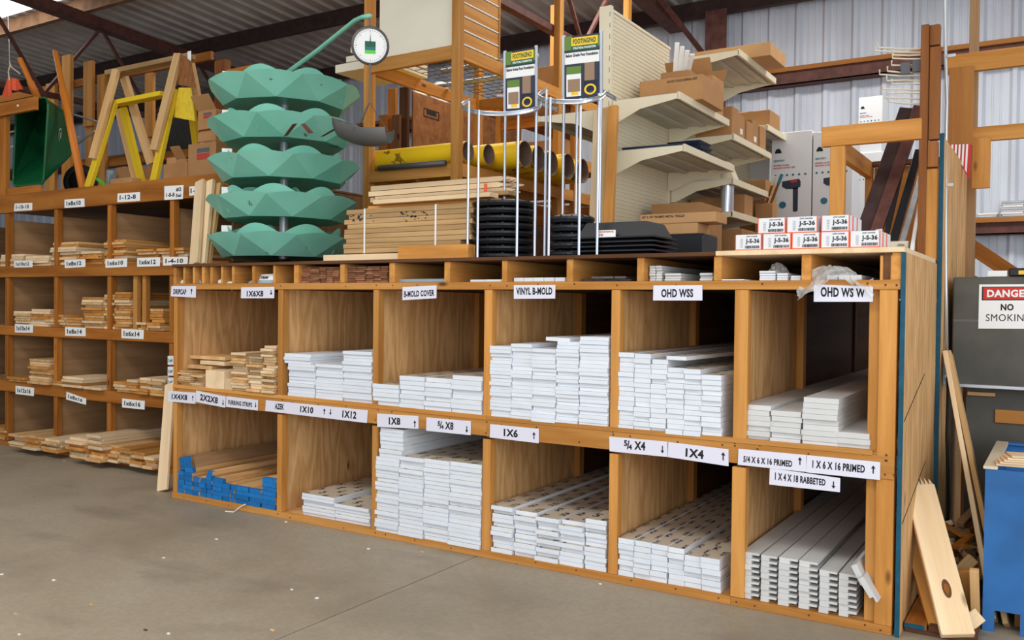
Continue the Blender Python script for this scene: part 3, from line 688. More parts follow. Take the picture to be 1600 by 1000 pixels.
def inner_ring():
    """scalloped inner pocket wall standing higher than the rim"""
    mb = MB(); n = 84; r0, r1 = .36, .40
    top = [d_ for d_ in (.135+.012+.075*abs(math.sin(3.5*2*math.pi*k/n)) for k in range(n))]
    vs = [Vector((r0*math.cos(2*math.pi*k/n), r0*math.sin(2*math.pi*k/n), .03)) for k in range(n)]+[Vector((r1*math.cos(2*math.pi*k/n), r1*math.sin(2*math.pi*k/n), top[k])) for k in range(n)]
    mb.add(vs, [(k, (k+1) % n, n+(k+1) % n, n+k) for k in range(n)], 'enamel'); return mb
def fin_mesh(a):
    n = 10; mb = MB(); d = Vector((math.cos(a), math.sin(a), 0)); s = Vector((-math.sin(a), math.cos(a), 0))*.002
    prof = [(.03+.45*t/n, .055+.165*math.sin(math.pi*(.12+.80*t/n))) for t in range(n+1)]
    pts = [d*.03+Vector((0, 0, .03))]+[d*r+Vector((0, 0, z)) for r, z in prof]+[d*.44+Vector((0, 0, .03))]
    mb.slab([p-s for p in pts], s*2, 'enamel'); return mb
tray0 = None
for k_ in range(5):
    z = .062+.2655*k_; ro = (.1, .42, .05, .3, .15)[k_]
    tr = tray_mesh().build('tray', CA, local=True, origin=(0, 0, 0)); tr.location = (0, 0, z); tr.rotation_euler = (0, 0, ro)
    inner_ring().build('inner_wall', tr, smooth=True, local=True, origin=(0, 0, 0))
    for j in range(5): fin_mesh(2*math.pi*j/5+.35*k_).build('divider_fin', tr, local=True)
    mb = MB(); q = Vector((-.20, -.385, .165)); q.rotate(Euler((0, 0, -ro))); e = Vector((.05, .045, 0)); e.rotate(Euler((0, 0, -ro)))
    mb.slab([q, q+e, q+e+Vector((0, 0, .05)), q+Vector((0, 0, .05))], (0, .002, 0), 'paper'); mb.build('price_tag', tr, local=True)
# long rust gouges on the second tray from the top
tp2 = [c for c in CA.children if c.name.startswith('tray')][3]
for (a, b) in (((443, 213), (457, 194)), ((470, 194), (482, 209)), ((500, 214), (522, 201)), ((379, 206), (383, 198))):
    # marks sit on the facet plane nearest the camera
    n_ = (CAM-CC); n_.z = 0; n_.normalize()
    pa, pb = [at(p[0], p[1], Y=CC.y+n_.y*.52) for p in (a, b)]
    mb = MB(); s_ = Vector((.019, .019, .006)); mb.slab([pa, pa+s_, pb+s_*1.2, pb], (.002, -.002, 0), 'rust_steel'); g = mb.build('rust_gouge', CA)
top = CC+Vector((0, 0, 1.36)); e1 = at(555, 32, Y=.30); e2 = at(578, 25, Y=.22)
mb = MB(); mb.lathe([(0, 0), (.05, 0), (.05, .045), (0, .045)], 'galv', 14, c=top-Vector((0, 0, .02)))
mb.tube([top-Vector((0, 0, .05)), top+Vector((.0, 0, .02)), top.lerp(e1, .5), e1, e1.lerp(e2, .5)+Vector((0, 0, .006)), e2], .015, 'enamel', 10); mb.build('crane_arm', CA, smooth=True)
# hanging dial scale with its scoop
dc = at(578.5, 71.5, Y=.22); HS = thing('hanging_scale', 'round white dial scale hanging from the teal crane arm', 'scale', dc)
nd = (CAM-dc).normalized()
mb = MB(); mb.lathe([(0, -.045), (.10, -.045), (.115, -.03), (.115, .012), (.100, .016)], 'darkmetal', 32, c=dc, axis=nd); mb.build('case', HS, smooth=True)
rr = 22*(dc-CAM).dot(_fw)/FPX
mb = MB(); mb.lathe([(.0, .013), (.099, .013)], 'dial_white', 32, c=dc, axis=nd)
DF = mb.build('dial', HS); sx = Vector((0, 0, 1)).cross(nd).normalized(); sy = nd.cross(sx)
mb = MB(); o_ = dc+nd*.0145
for j in range(40):
    a = 2*math.pi*j/40; d_ = sx*math.cos(a)+sy*math.sin(a); t_ = sx*-math.sin(a)+sy*math.cos(a); r0 = .078 if j % 5 == 0 else .086
    mb.add([o_+d_*r0-t_*.001, o_+d_*r0+t_*.001, o_+d_*.093+t_*.001, o_+d_*.093-t_*.001], [(0, 1, 2, 3)], 'black_ink')
g = mb.build('tick_marks', DF); g['kind'] = 'stuff'
for c0, c1, m in ((-.006, .026, 'green_logo'), (-.026, -.006, 'teal_ink'), (-.046, -.026, 'lime')):
    mb = MB(); p = lambda a, b: dc+nd*.0146+sx*a+sy*b; mb.add([p(-.032, c0), p(.032, c0), p(.032, c1), p(-.032, c1)], [(0, 1, 2, 3)], m); mb.build('printed_band', DF)
mb = MB(); p = lambda a, b: dc+nd*.016+sx*a+sy*b; mb.add([p(-.003, .02), p(.003, .02), p(0, .08)], [(0, 1, 2)], 'black_ink'); mb.build('needle', DF)
mb = MB(); mb.tube([e2-Vector((0, 0, .012)), dc+Vector((0, 0, .11))], .005, 'darkmetal', 6); mb.tube([dc+Vector((0, 0, -.11)), dc+Vector((0, 0, -.35))], .006, 'darkmetal', 6); mb.build('hook_rod', HS)
hk = dc+Vector((0, 0, -.34)); sc = at(572, 207, Y=.22)
ends = [at(548, 205, Y=.10), at(607, 205, Y=.34), at(560, 198, Y=.30)]
for e in ends:
    mb = MB(); mb.tube([hk, hk.lerp(e, .5)+Vector((0, 0, -.01)), e], .0028, 'darkmetal', 5); mb.build('chain', HS)
def scoop_pan():
    mb = MB(); n = 18; mrow = []; ax0, ax1 = at(536, 200, Y=.22), at(609, 212, Y=.22); ax = (ax1-ax0); ln = ax.length; ax.normalize(); side = Vector((0, 0, 1)).cross(ax).normalized()
    for i in range(13):
        t = i/12; w = .10*(1-.55*max(0, (t-.6)/.4)**2); dp = .115*(1-.2*t); c = ax0+ax*ln*t+Vector((0, 0, .045-.03*math.sin(math.pi*t)))
        row = []
        for j in range(n+1):
            a = math.pi*j/n; row.append(c+side*w*math.cos(a)-Vector((0, 0, dp*math.sin(a))))
        mrow.append(row)
    vs = [p for r in mrow for p in r]; W = n+1
    fs = [(i*W+j, i*W+j+1, (i+1)*W+j+1, (i+1)*W+j) for i in range(12) for j in range(n)]
    fs.append(tuple(range(n, -1, -1)))
    mb.add(vs, fs, 'darkmetal'); return mb
scoop_pan().build('scoop_pan', HS, smooth=True)

# ================================================================== LUMBER AND PADS ON THE RACK TOP
def deckthing(*a, **k): return thing(*a, **k)
# strapped bundle of decking boards
p0, p1 = at(539, 392, Y=.16), at(735, 385, Y=.16); bx0, bx1 = p0.x, p1.x; zb0 = TR+.052; zt0 = at(640, 322, Y=.16).z
BD = thing('lumber_bundle', 'white-strapped bundle of thin fence boards on the rack top', 'lumber bundle', ((bx0+bx1)/2, .3, zb0))
nl = 9; tt = (zt0-zb0)/nl
for k_ in range(nl):
    for j in range(2):
        sh = random.uniform(-.03, .03)+(.0 if k_ > 1 else -.02)
        box('fence_board', bx0+sh, bx1+sh*.6-(.06 if k_ < 2 else 0), .16+.145*j, .30+.145*j, zb0+k_*tt, zb0+(k_+1)*tt-.0015, 'treated', BD, ch=.0015)
for px_ in (570, 681):
    x = at(px_, 350, Y=.16).x; mb = MB(); mb.box(x-.006, x+.006, .157, .158, zb0-.002, zt0+.001, 'strap_white'); mb.box(x-.006, x+.006, .157, .45, zt0, zt0+.002, 'strap_white'); mb.build('strap', BD)
mb = MB()
for j in range(34):
    u = random.uniform(.1, .9); x = bx0+(bx1-bx0)*(random.choice((.16, .58))+random.uniform(-.11, .1)); z = zt0-random.uniform(.03, .09); s_ = random.uniform(.002, .0065)
    mb.add([(x-s_*1.6, .1585, z-s_), (x+s_*1.6, .1585, z-s_), (x+s_*1.2, .1585, z+s_*.6), (x-s_, .1585, z+s_)], [(0, 1, 2, 3)], 'handink')
g = mb.build('stencil_print', BD); g['kind'] = 'stuff'
# loose stakes and boards lying over the bundle
zz = zt0+.002
for k_, (a, b, ya, yb, w, m, Yq, lab) in enumerate(((583, 785, 313, 297, .10, 'fir', .30, 'orange-tan board lying on the strapped fence board bundle'), (590, 772, 320, 310, .09, 'palepine', .24, 'pale board lowest of those laid across the strapped bundle'), (597, 800, 305, 291, .09, 'treated', .40, 'weathered board behind the orange-tan one on the bundle'))):
    q0, q1 = at(a, ya, Y=Yq), at(b, yb, Y=Yq); zc = max(zz+.016, (q0.z+q1.z)/2)
    tag(box('loose_board', q0.x, q1.x, Yq-w/2, Yq+w/2, zz, zz+.026, m, None), lab, 'board'); zz += .0275
SB = thing('stake_bundle', 'bundle of pointed wooden stakes above the black pads', 'stake bundle', (2.3, .6, zz))
for k_ in range(12):
    r_, c_ = k_//4, k_ % 4; x1_ = at(806, 296, Y=.5).x+random.uniform(-.06, .03); y_ = .46+c_*.036; z_ = zz+.002+r_*.034; x0_ = x1_-1.05
    mb = MB(); mb.box(x0_, x1_-.06, y_, y_+.032, z_, z_+.030, 'palepine'); mb.hexa([(x1_-.06, y_, z_), (x1_-.06, y_+.032, z_), (x1_-.06, y_+.032, z_+.03), (x1_-.06, y_, z_+.03)], [(x1_, y_+.012, z_+.012), (x1_, y_+.018, z_+.012), (x1_, y_+.018, z_+.018), (x1_, y_+.012, z_+.018)], 'palepine'); mb.build('stake', SB)
q = at(759, 280, Y=.42); tag(box('marker_tab', q.x-.012, q.x+.012, .418, .42, zz, zz+.055, 'orange_red', None), 'orange marker tab sticking up from the stakes', 'marker')
# bearers under the bundle
q0, q1 = at(505, 398, Y=.1), at(622, 398, Y=.1); tag(box('bearer_block', q0.x, q1.x, .10, .19, TR+.0005, TR+.042, 'palepine', None), 'left pale lumber offcut lying under the strapped bundle', 'offcut')
q0, q1 = at(623, 394, Y=.04), at(733, 394, Y=.04); tag(box('bearer_block', q0.x, q1.x, .03, .10, TR+.0005, TR+.075, 'fir', None), 'thick orange-tan block in front of the strapped bundle', 'offcut')
# round black footing pads
def pad(label, cx, cy, z, r, h, group):
    mb = MB(); n = 28
    mb.lathe([(0, 0), (r*.93, 0), (r*.97, h*.30), (r, h*.34), (r, h*.62), (r*.95, h*.66), (r*.70, h*.92), (r*.34, h), (0, h)], 'black_plastic', n, c=(cx, cy, z))
    o = MB(); o.v, o.f, o.m, o.mats = mb.v, mb.f, mb.m, mb.mats; ob = o.build('footing_pad', None)
    rib = MB()
    for j in range(12):
        a = 2*math.pi*j/12; d_ = Vector((math.cos(a), math.sin(a), 0)); s_ = Vector((-math.sin(a), math.cos(a), 0))*.004; c = Vector((cx, cy, z))
        rib.slab([c+d_*r*.36-s_+Vector((0, 0, h*.98)), c+d_*r*.92-s_+Vector((0, 0, h*.66)), c+d_*r*.92-s_+Vector((0, 0, h*.80)), c+d_*r*.40-s_+Vector((0, 0, h*1.02))], s_*2, 'black_plastic')
    g = rib.build('rib', ob); g['kind'] = 'stuff'
    tag(ob, label, 'footing pad', group)
pa, pb = at(738, 350, Y=.28), at(833, 350, Y=.28); r1 = 49*(pa-CAM).dot(_fw)/FPX; c1 = (pa+pb)/2
hp = (at(786, 313, Y=.28).z-TR)/8.0
for k_ in range(8): pad('%s round black footing pad from the top of the larger stack' % ordn(8-k_), c1.x, .30, TR+.001+k_*hp, r1, hp*.97, 'large round footing pads')
pa, pb = at(858, 350, Y=.28), at(928, 350, Y=.28); r2_ = 36.5*(pa-CAM).dot(_fw)/FPX; c2_ = (pa+pb)/2; hp2 = (at(893, 336, Y=.28).z-TR)/5.0
for k_ in range(5): pad('%s round black footing pad from the top of the smaller stack' % ordn(5-k_), c2_.x, .28, TR+.001+k_*hp2, r2_, hp2*.97, 'small round footing pads')
# rectangular black trays with a sticker
q0, q1 = at(905, 380, Y=.22), at(1031, 380, Y=.22); w0 = q1.x-q0.x; xm = (q0.x+q1.x)/2; zt = at(965, 348, Y=.22).z
for k_ in range(5):
    z = TR+.001+k_*.0225; mb = MB(); top_ = k_ == 4; w = w0/2; d_ = .16; h_ = (zt-z) if top_ else .021
    mb.hexa([(xm-w, .14, z), (xm+w, .14, z), (xm+w, .14+2*d_, z), (xm-w, .14+2*d_, z)], [(xm-w, .14, z+.008), (xm+w, .14, z+.008), (xm+w, .14+2*d_, z+.008), (xm-w, .14+2*d_, z+.008)], 'black_plastic')
    i_ = .06
    mb.hexa([(xm-w+.02, .155, z+.008), (xm+w-.02, .155, z+.008), (xm+w-.02, .125+2*d_, z+.008), (xm-w+.02, .125+2*d_, z+.008)], [(xm-w+i_, .185, z+h_), (xm+w-i_, .185, z+h_), (xm+w-i_, .10+2*d_, z+h_), (xm-w+i_, .10+2*d_, z+h_)], 'black_plastic')
    o = mb.build('footing_tray'); tag(o, '%s rectangular black footing tray from the top beside the round pads' % ordn(5-k_), 'footing tray', 'rectangular footing trays')
    if top_:
        qa = [at(*p, Y=.139) for p in ((932, 360), (962, 359), (962, 370), (932, 371))]
        mb = MB(); mb.slab(qa, (0, -.001, 0), 'paper'); s_ = mb.build('sticker', o); mb = MB(); put_text(mb, qa, Vector((0, -.0015, 0)), [('WARNING', .1, .9, .62, .88), ('70', .1, .35, .15, .5)], 'redlabel'); mb.build('sticker_print', s_)

# ================================================================== WIRE DISPLAY RACKS
def wire_rack(label, rods, ringz, ringpx, header):
    q0, q1 = at(rods[0][0], 300, Y=.06), at(rods[-1][0], 300, Y=.06); cx = (q0.x+q1.x)/2
    T = thing('wire_display_rack', label, 'display rack', (cx, .25, TR), 'wire display racks')
    for px_, yt, Yr, yb in rods:
        a = at(px_, yt, Y=Yr); mb = MB(); mb.tube([(a.x, Yr, TR+.001), (a.x, Yr, a.z)], .0075, 'silver', 10); mb.build('rod', T)
    for ring in ringpx:
        pts = [at(x, y, Y=Yr) for x, y, Yr in ring]; sm = []
        for k_ in range(len(pts)-1):
            a = pts[max(k_-1, 0)]; b = pts[k_]; c = pts[k_+1]; d = pts[min(k_+2, len(pts)-1)]
            for j in range(6):
                t = j/6; sm.append(.5*((2*b)+(c-a)*t+(2*a-5*b+4*c-d)*t*t+(3*b-a-3*c+d)*t*t*t))
        sm.append(pts[-1]); mb = MB(); w = Vector((0, 0, .009)); n = len(sm)
        mb.add([p-w for p in sm]+[p+w for p in sm], [(k_, k_+1, n+k_+1, n+k_) for k_ in range(n-1)], 'silver'); mb.tube([p+w for p in sm], .004, 'silver', 6); mb.tube([p-w for p in sm], .004, 'silver', 6); mb.build('hoop', T)
    # header card in a silver frame
    q = [at(*p, Y=header[4]) for p in header[:4]]
    mb = MB(); mb.slab(q, (0, .004, 0), 'paper'); H = mb.build('header_card', T); H['label'] = 'printed header card with yellow logo'
    nv = Vector((0, -.0012, 0))
    def patch(u0, u1, v0, v1, m, lift=1.0, name='printed_patch'):
        mb = MB(); mb.add([quadmap(q, u0, v0)+nv*lift, quadmap(q, u1, v0)+nv*lift, quadmap(q, u1, v1)+nv*lift, quadmap(q, u0, v1)+nv*lift], [(0, 1, 2, 3)], m); return mb.build(name, H)
    patch(0, 1, .74, 1, 'dark_photo'); patch(.0, .22, .78, 1, 'green_leaf', 1.3); patch(.82, 1, .80, .97, 'green_leaf', 1.3); patch(.2, .95, .84, .97, 'yellow_logo', 1.6); patch(.2, .95, .765, .84, 'green_logo', 1.6)
    patch(0, 1, .0, .56, 'dark_photo'); patch(.06, .48, .05, .52, 'paper', 1.3); patch(.06, .48, .40, .52, 'green_leaf', 1.6); patch(.10, .45, .12, .32, 'brown_photo', 1.6); patch(.2, .4, .07, .12, 'yellow_logo', 1.8)
    patch(.58, .86, .28, .56, 'brown_photo', 1.3); patch(.55, .95, .12, .28, 'navy_plastic', 1.3)
    mb = MB(); c = quadmap(q, .74, .14)+nv*1.8; ex = (q[1]-q[0])*.17; ez = (q[0]-q[3])*.085; n = 20
    mb.add([c+ex*math.cos(2*math.pi*j/n)*s+ez*math.sin(2*math.pi*j/n)*s for s in (1, .68) for j in range(n)], [(j, (j+1) % n, n+(j+1) % n, n+j) for j in range(n)], 'yellow_logo'); mb.build('printed_ring', H)
    mb = MB(); put_text(mb, q, nv*2.2, [('FOOTINGPAD', .25, .90, .865, .945)], 'green_logo'); put_text(mb, q, nv*2.2, [('STRUCTURAL FOUNDATION', .25, .9, .785, .82)], 'paper'); put_text(mb, q, nv*1.4, [('Below Grade Post Foundation', .04, .96, .67, .72)], 'ink'); mb.build('lettering', H)
    for u in (-.03, 1.03):
        a, b = quadmap(q, u, -.04), quadmap(q, u, 1.03); mb = MB(); e = (q[1]-q[0])*.045; mb.slab([a-e, a+e, b+e, b-e], (0, .008, 0), 'silver'); mb.build('frame_rail', T)
    a, b = quadmap(q, 1.03, 0), quadmap(q, -.03, 0)
    for p in (a, b):
        mb = MB(); mb.tube([p+Vector((0, .006, .02)), (p.x, p.y+.006, TR+.001)], .008, 'silver', 8); mb.build('frame_leg', T)
wire_rack('wire display rack holding the larger footing pad stack', [(733, 158, .06, 0), (748.5, 172, .05, 0), (790, 152, .56, 0), (810, 175, .05, 0), (838, 168, .12, 0)], 0,
 [[(733, 157, .30), (721, 164, .22), (733, 172, .10), (760, 177, .04), (800, 177, .03), (838, 170, .10), (846, 160, .2)], [(776, 149, .62), (800, 150, .6), (828, 156, .5), (870, 171, .36)]],
 ((789, 81, 0), (843, 72, 0), (841, 178, 0), (790, 172, 0), .33)[:0] or ((790, 82), (836, 74), (836, 172), (790, 175), .40))
wire_rack('wire display rack holding the smaller footing pad stack', [(854, 140, .06, 0), (860, 152, .04, 0), (902, 137, .52, 0), (907.5, 154, .05, 0), (936, 146, .12, 0)], 0,
 [[(854, 140, .32), (841, 149, .22), (852, 156, .10), (880, 159, .04), (912, 158, .03), (936, 153, .10), (946, 146, .2)], [(893, 137, .62), (915, 137, .6), (938, 142, .5), (963, 155, .38)]],
 ((882, 58), (937, 51), (937, 152), (882, 157), .40))

# ================================================================== LOFT RACK WITH FORM TUBES
LR = thing('loft_rack', 'tall open timber loft rack behind the scale and strapped bundle', 'rack', (.8, 2.3, TR))
PX0, PX1 = .36, 1.225
for (X_, Y_) in ((PX0, 1.5), (PX1, 1.5), (PX0, 3.05), (PX1, 3.05), (PX1, 4.5), (PX0, 4.5)):
    box('post', X_, X_+.062, Y_, Y_+.075, TR+.001, 4.6, 'fir', LR)
zu = at(650, 91, Y=1.5).z; zl = at(632, 272, Y=1.5).z
for Y_ in (1.505, 3.06, 4.51):
    box('cross_rail', PX0+.062, PX1, Y_, Y_+.038, zu-.05, zu+.05, 'fir', LR); box('cross_rail', PX0+.062, PX1, Y_, Y_+.038, zl-.045, zl+.045, 'fir', LR)
for X_ in (PX0, PX1+.024):
    for z in (zu, zl): box('depth_rail', X_, X_+.038, 1.575, 4.9, z-.05+.005, z+.05+.005, 'fir', LR)
for k_ in range(9): box('slat', PX0+.06, PX1+.02, 1.62+k_*.36, 1.70+k_*.36, zl+.055, zl+.075, 'fir', LR)
mb = MB()
for k_ in range(9): mb.tube([(PX0+.145+k_*.094, 1.56, zu+.062), (PX0+.145+k_*.094, 4.5, zu+.062)], .003, 'darkmetal', 4)
for k_ in range(30): mb.tube([(PX0+.14, 1.58+k_*.1, zu+.068), (PX1+.05, 1.58+k_*.1, zu+.068)], .003, 'darkmetal', 4)
g = mb.build('wire_mesh_deck', LR); g['kind'] = 'stuff'
# second bay further right, low rails and shelf
bxa, bxb = at(774, 200, Y=3.35).x, at(891, 200, Y=3.35).x
BY = thing('timber_bay', 'low timber shelving bay behind the wire display racks', 'rack', (bxa+.4, 3.4, TR))
for X_, Y_ in ((bxa, 3.35), (bxb, 3.35), (bxa, 4.6), (bxb, 4.6)): box('post', X_, X_+.05, Y_, Y_+.09, TR+.001, 3.42, 'fir', BY)
for z in (2.10, 2.62, 3.04, 3.33):
    box('rail', bxa+.05, bxb, 3.36, 3.40, z, z+.09, 'oldfir', BY); box('depth_rail', bxb+.005, bxb+.04, 3.45, 4.6, z, z+.09, 'fir', BY)
    box('shelf', bxa+.05, bxb, 3.41, 4.6, z+.092, z+.11, 'oldfir', BY)
for z, x0_, x1_, h_ in ((3.44, bxb-.42, bxb-.06, .17), (3.15, bxb-.6, bxb-.2, .15), (2.73, bxb-.5, bxb-.1, .18)): tag(box('cardboard_carton', x0_, x1_, 3.42, 3.7, z+.001, z+h_, 'card', None), {3.44: 'brown carton between the two display header cards', 3.15: 'brown carton on the middle shelf behind the display racks', 2.73: 'lowest brown carton on shelving behind the display racks'}[z], 'carton')
# yellow form tubes
TB = [(731.5, 233, 33, 1.66), (764, 235, 33, 1.86), (820.6, 247.4, 42, 2.09), (841.6, 251.7, 42, 2.34), (862, 257, 40, 2.58), (888, 258, 43, 2.83), (911, 261, 38, 3.07)]
ztop = zl+.076
for k_, (x, y, h, Y_) in enumerate(TB):
    q = at(x, y, Y=Y_); r = .5*h*(q-CAM).dot(_fw)/FPX; r = min(r, .112)
    T = thing('form_tube', '%s yellow cardboard form tube counting from the loft post' % ordn(k_+1), 'tube', (q.x-.6, Y_, ztop), 'yellow cardboard form tubes'); c = Vector((q.x, Y_, ztop+r+.001))
    Lt = .96 if k_ < 1 else 1.2
    mb = MB(); mb.lathe([(r, 0), (r, -Lt)], 'tube_yellow', 32, c=c, axis=(1, 0, 0)); mb.build('wrapper', T, smooth=True)
    mb = MB(); mb.lathe([(r-.0005, -Lt+.001), (r-.0005, .001), (r-.007, .001), (r-.007, -Lt)], 'kraft_inner', 32, c=c, axis=(1, 0, 0)); mb.build('core', T, smooth=False)
mb = MB(); a = at(592, 263, Y=1.47); mb.tube([(a.x, 1.47, a.z), (1.2, 1.47, a.z-.005)], .022, 'darkmetal', 12); tag(mb.build('steel_pipe', smooth=True), 'dark steel pipe lying under the first yellow tube', 'pipe')
# cream sheets, white boards and slatted crate on the loft
q = at(590, 60, Y=1.6); tag(box('cream_sheet', .47, PX1-.02, 1.56, 1.66, zu+.072, 4.55, 'cream_panel', None), 'large cream panel standing on the loft rack behind the dial scale', 'panel')
for k_ in range(3):
    a = at((516, 533, 540)[k_], (90, 72, 52)[k_], Y=1.62); zb_ = zu+.0537+k_*.0745
    tag(box('white_shelf_board', a.x, .465, 1.68, 2.2, zb_+.002, zb_+.07-(.02 if k_ else 0), 'cream_panel', None), ('lowest', 'middle', 'topmost')[k_]+' white board sticking out left of the loft rack', 'board')
SC = thing('slatted_crate', 'orange wood slatted crate side with white edging on the loft', 'crate', (1.2, 1.9, zu+.07))
ycr = at(782, 60, X=1.27).y
for k_ in range(8):
    z = zu+.075+k_*.105; box('slat', 1.24, 1.262, 1.59, ycr-.02, z+.012, z+.098, 'orangewood' if k_ % 2 else 'fir', SC); box('white_strip', 1.24, 1.266, 1.59, ycr-.02, z, z+.010, 'paper', SC)
box('frame_stile', 1.24, 1.27, 1.565, 1.59, zu+.072, zu+.93, 'paper', SC); box('frame_stile', 1.24, 1.27, ycr-.02, ycr, zu+.072, zu+.93, 'fir', SC); box('crate_body', .98, 1.238, 1.69, ycr, zu+.072, zu+.93, 'fir', SC)
for k_, (x, y, Y_, Lp) in enumerate(((690, 135, 2.2, .95), (645, 95, 1.8, .3), (660, 110, 2.6, .9))):
    a = at(x, y, Y=Y_); mb = MB(); zc = zu+.095
    mb.tube([(a.x, Y_, zc), (a.x+Lp, Y_, zc)], .02, 'galv', 10); tag(mb.build('galvanised_pipe', smooth=True), ('longest', 'nearest', 'farthest')[k_]+' galvanised pipe on the wire deck of the loft', 'pipe')
# strand board sheet and planks standing behind the tubes
a = at(640, 141, Y=3.15); tag(box('strand_board_sheet', a.x-.01, a.x+.01, 3.2, 5.3, 2.2985, a.z, 'osb', None), 'reddish strand board sheet standing on edge behind the yellow tubes', 'sheet')
a = at(662, 168, X=a.x+.012); b = at(686, 192, X=a.x); mb = MB(); 
for (y0_, y1_, z0_, z1_) in ((a.y, b.y, b.z+.02, b.z+.03), (a.y, b.y, a.z-.01, a.z), (a.y, a.y+.01, b.z+.02, a.z), (b.y-.01, b.y, b.z+.02, a.z), (a.y+.05, b.y-.05, (a.z+b.z)/2, (a.z+b.z)/2+.04)): mb.box(a.x, a.x+.001, y0_, y1_, z0_, z1_, 'black_ink')
g = mb.build('grade_stamp', bpy.data.objects['strand_board_sheet']); g['kind'] = 'stuff'
for k_, (x0_, x1_, yt, Y_, m) in enumerate(((606, 618, 139, 3.0, 'oldfir'), (624, 637, 137, 2.95, 'brownwood'), (592, 603, 180, 2.9, 'oldfir'), (612, 624, 180, 2.85, 'brownwood'))):
    p, q = at(x0_, yt, Y=Y_), at(x1_, yt, Y=Y_); tag(box('upright_plank', p.x, q.x, Y_, Y_+.035, 2.2955, p.z, m, None), ('tall brown plank standing left of the strand board sheet', 'dark tall plank touching the strand board edge', 'short brown plank behind the scoop pan', 'dark short plank between the taller two')[k_], 'plank')
for k_, x in enumerate((657, 676, 690)):
    p = at(x, 130, Y=4.75); mb = MB(); mb.lathe([(0, 0), (.085, 0), (.085, p.z-2.3), (.02, p.z-2.3), (.02, p.z-2.35)], 'cream_panel' if k_ == 0 else 'white_box', 20, c=(p.x, 4.75+.1*(k_ % 2), 2.299)); tag(mb.build('paper_roll', smooth=False), ('cream', 'middle white', 'rightmost white')[k_]+' roll standing behind the strand board sheet', 'roll')
    mb = MB()
tag(box('roll_platform', -3.4, -.1, 3.25, 5.4, .001, 2.298, 'brownwood', None), 'dark timber platform carrying the paper rolls and strand board sheet', 'platform')
# ================================================================== CREAM GONDOLA SHELVING
GX = 2.705; GY = 1.2
GO = thing('gondola_shelving', 'cream steel gondola shelving with pegboard back and tapered brackets', 'shelving', (GX, GY, TR))
secs = [(1.2, 2.16, 3.20), (2.18, 3.14, 3.20), (3.16, 4.12, 3.20)]
box('upright', GX-.085, GX-.002, GY-.035, GY, TR+.001, 3.235, 'cream', GO)
for k_ in range(22): box('slot', GX-.012, GX-.006, GY-.0362, GY-.0345, TR+.1+k_*.07, TR+.13+k_*.07, 'grey_ink', GO, ch=0)
for k_, (y0_, y1_, zt) in enumerate(secs):
    zt_ = zt if k_ == 0 else 2.95
    bp = box('back_panel', GX-.06, GX-.012, y0_, y1_, TR+.001, zt_, 'cream', GO)
    if k_ == 0: box('top_cap', GX-.07, GX-.004, y0_, y1_, zt_, zt_+.02, 'cream', GO)
    mb = MB()                                 # pegboard ridges
    z = TR+.02
    while z < zt_-.02:
        mb.box(GX-.013, GX-.0085, y0_+.01, y1_-.01, z, z+.014, 'cream'); z += .026
    g = mb.build('pegboard_ridges', bp); g['kind'] = 'stuff'
    if k_: box('upright', GX-.06, GX-.002, y0_-.022, y0_+.012, TR+.001, zt_, 'cream', GO)
def shelf(z, y0_, y1_, dep, side=1, tilt=0):
    x0_ = GX if side > 0 else GX-.085; x1_ = x0_+side*dep
    xa, xb = min(x0_, x1_), max(x0_, x1_)
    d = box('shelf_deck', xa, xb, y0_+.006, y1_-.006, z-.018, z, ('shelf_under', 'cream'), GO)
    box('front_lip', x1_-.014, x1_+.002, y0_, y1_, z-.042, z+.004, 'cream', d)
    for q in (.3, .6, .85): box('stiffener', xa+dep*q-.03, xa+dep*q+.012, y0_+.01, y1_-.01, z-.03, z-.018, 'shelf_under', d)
    for yb in (y0_, y1_-.006):
        mb = MB(); mb.slab([(x0_, yb, z-.005), (x1_-side*.004, yb, z-.005), (x1_-side*.004, yb, z-.035), (x0_+side*dep*.42, yb, z-.075), (x0_+side*.035, yb, z-.145), (x0_, yb, z-.145)], (0, .005, 0), 'cream'); mb.build('bracket', GO)
S1, S2 = 2.645, 2.325
shelf(S1, 1.2, 2.14, .445); shelf(S2, 1.2, 2.14, .485)
shelf(3.145, 2.2, 3.12, .49); shelf(2.56, 2.2, 3.12, .46); shelf(2.25, 2.2, 3.12, .46); shelf(2.02, 2.2, 2.8, .46); shelf(2.80, 3.16, 4.1, .42)
shelf(2.60, 1.2, 2.14, .46, -1); shelf(3.14, 2.2, 3.12, .46, -1); shelf(2.18, 2.2, 3.12, .46, -1)
shelf(TR+.10, 1.2, 2.14, .46)

def carton(label, x0_, x1_, y0_, y1_, z0_, z1_, mat='card', print_=None, rz=0, flaps=False, name='cardboard_box', prm='handink', cat='box', group=None):
    c = Vector(((x0_+x1_)/2, (y0_+y1_)/2, z0_)); T = thing(name, label, cat, c, group, rz); w, d, h = (x1_-x0_)/2, (y1_-y0_)/2, z1_-z0_
    b = box('body', -w, w, -d, d, .0005, h, mat, T, ch=.003, local=True)
    box('tape', -.02, .02, -d-.0008, d+.0008, h*.98, h+.0006, 'cardlight', T, ch=0, local=True)
    if print_:
        q = [Vector((-w, -d-.001, h)), Vector((w, -d-.001, h)), Vector((w, -d-.001, 0)), Vector((-w, -d-.001, 0))]
        mb = MB(); put_text(mb, q, Vector((0, 0, 0)), print_, prm); mb.build('printing', T, local=True)
    if flaps:
        for sy in (-1, 1):
            mb = MB(); mb.slab([(-w, sy*d, h), (w, sy*d, h), (w, sy*(d+.07), h+.10), (-w, sy*(d+.07), h+.10)], (0, 0, .004), mat); mb.build('flap', T, local=True)
    return T
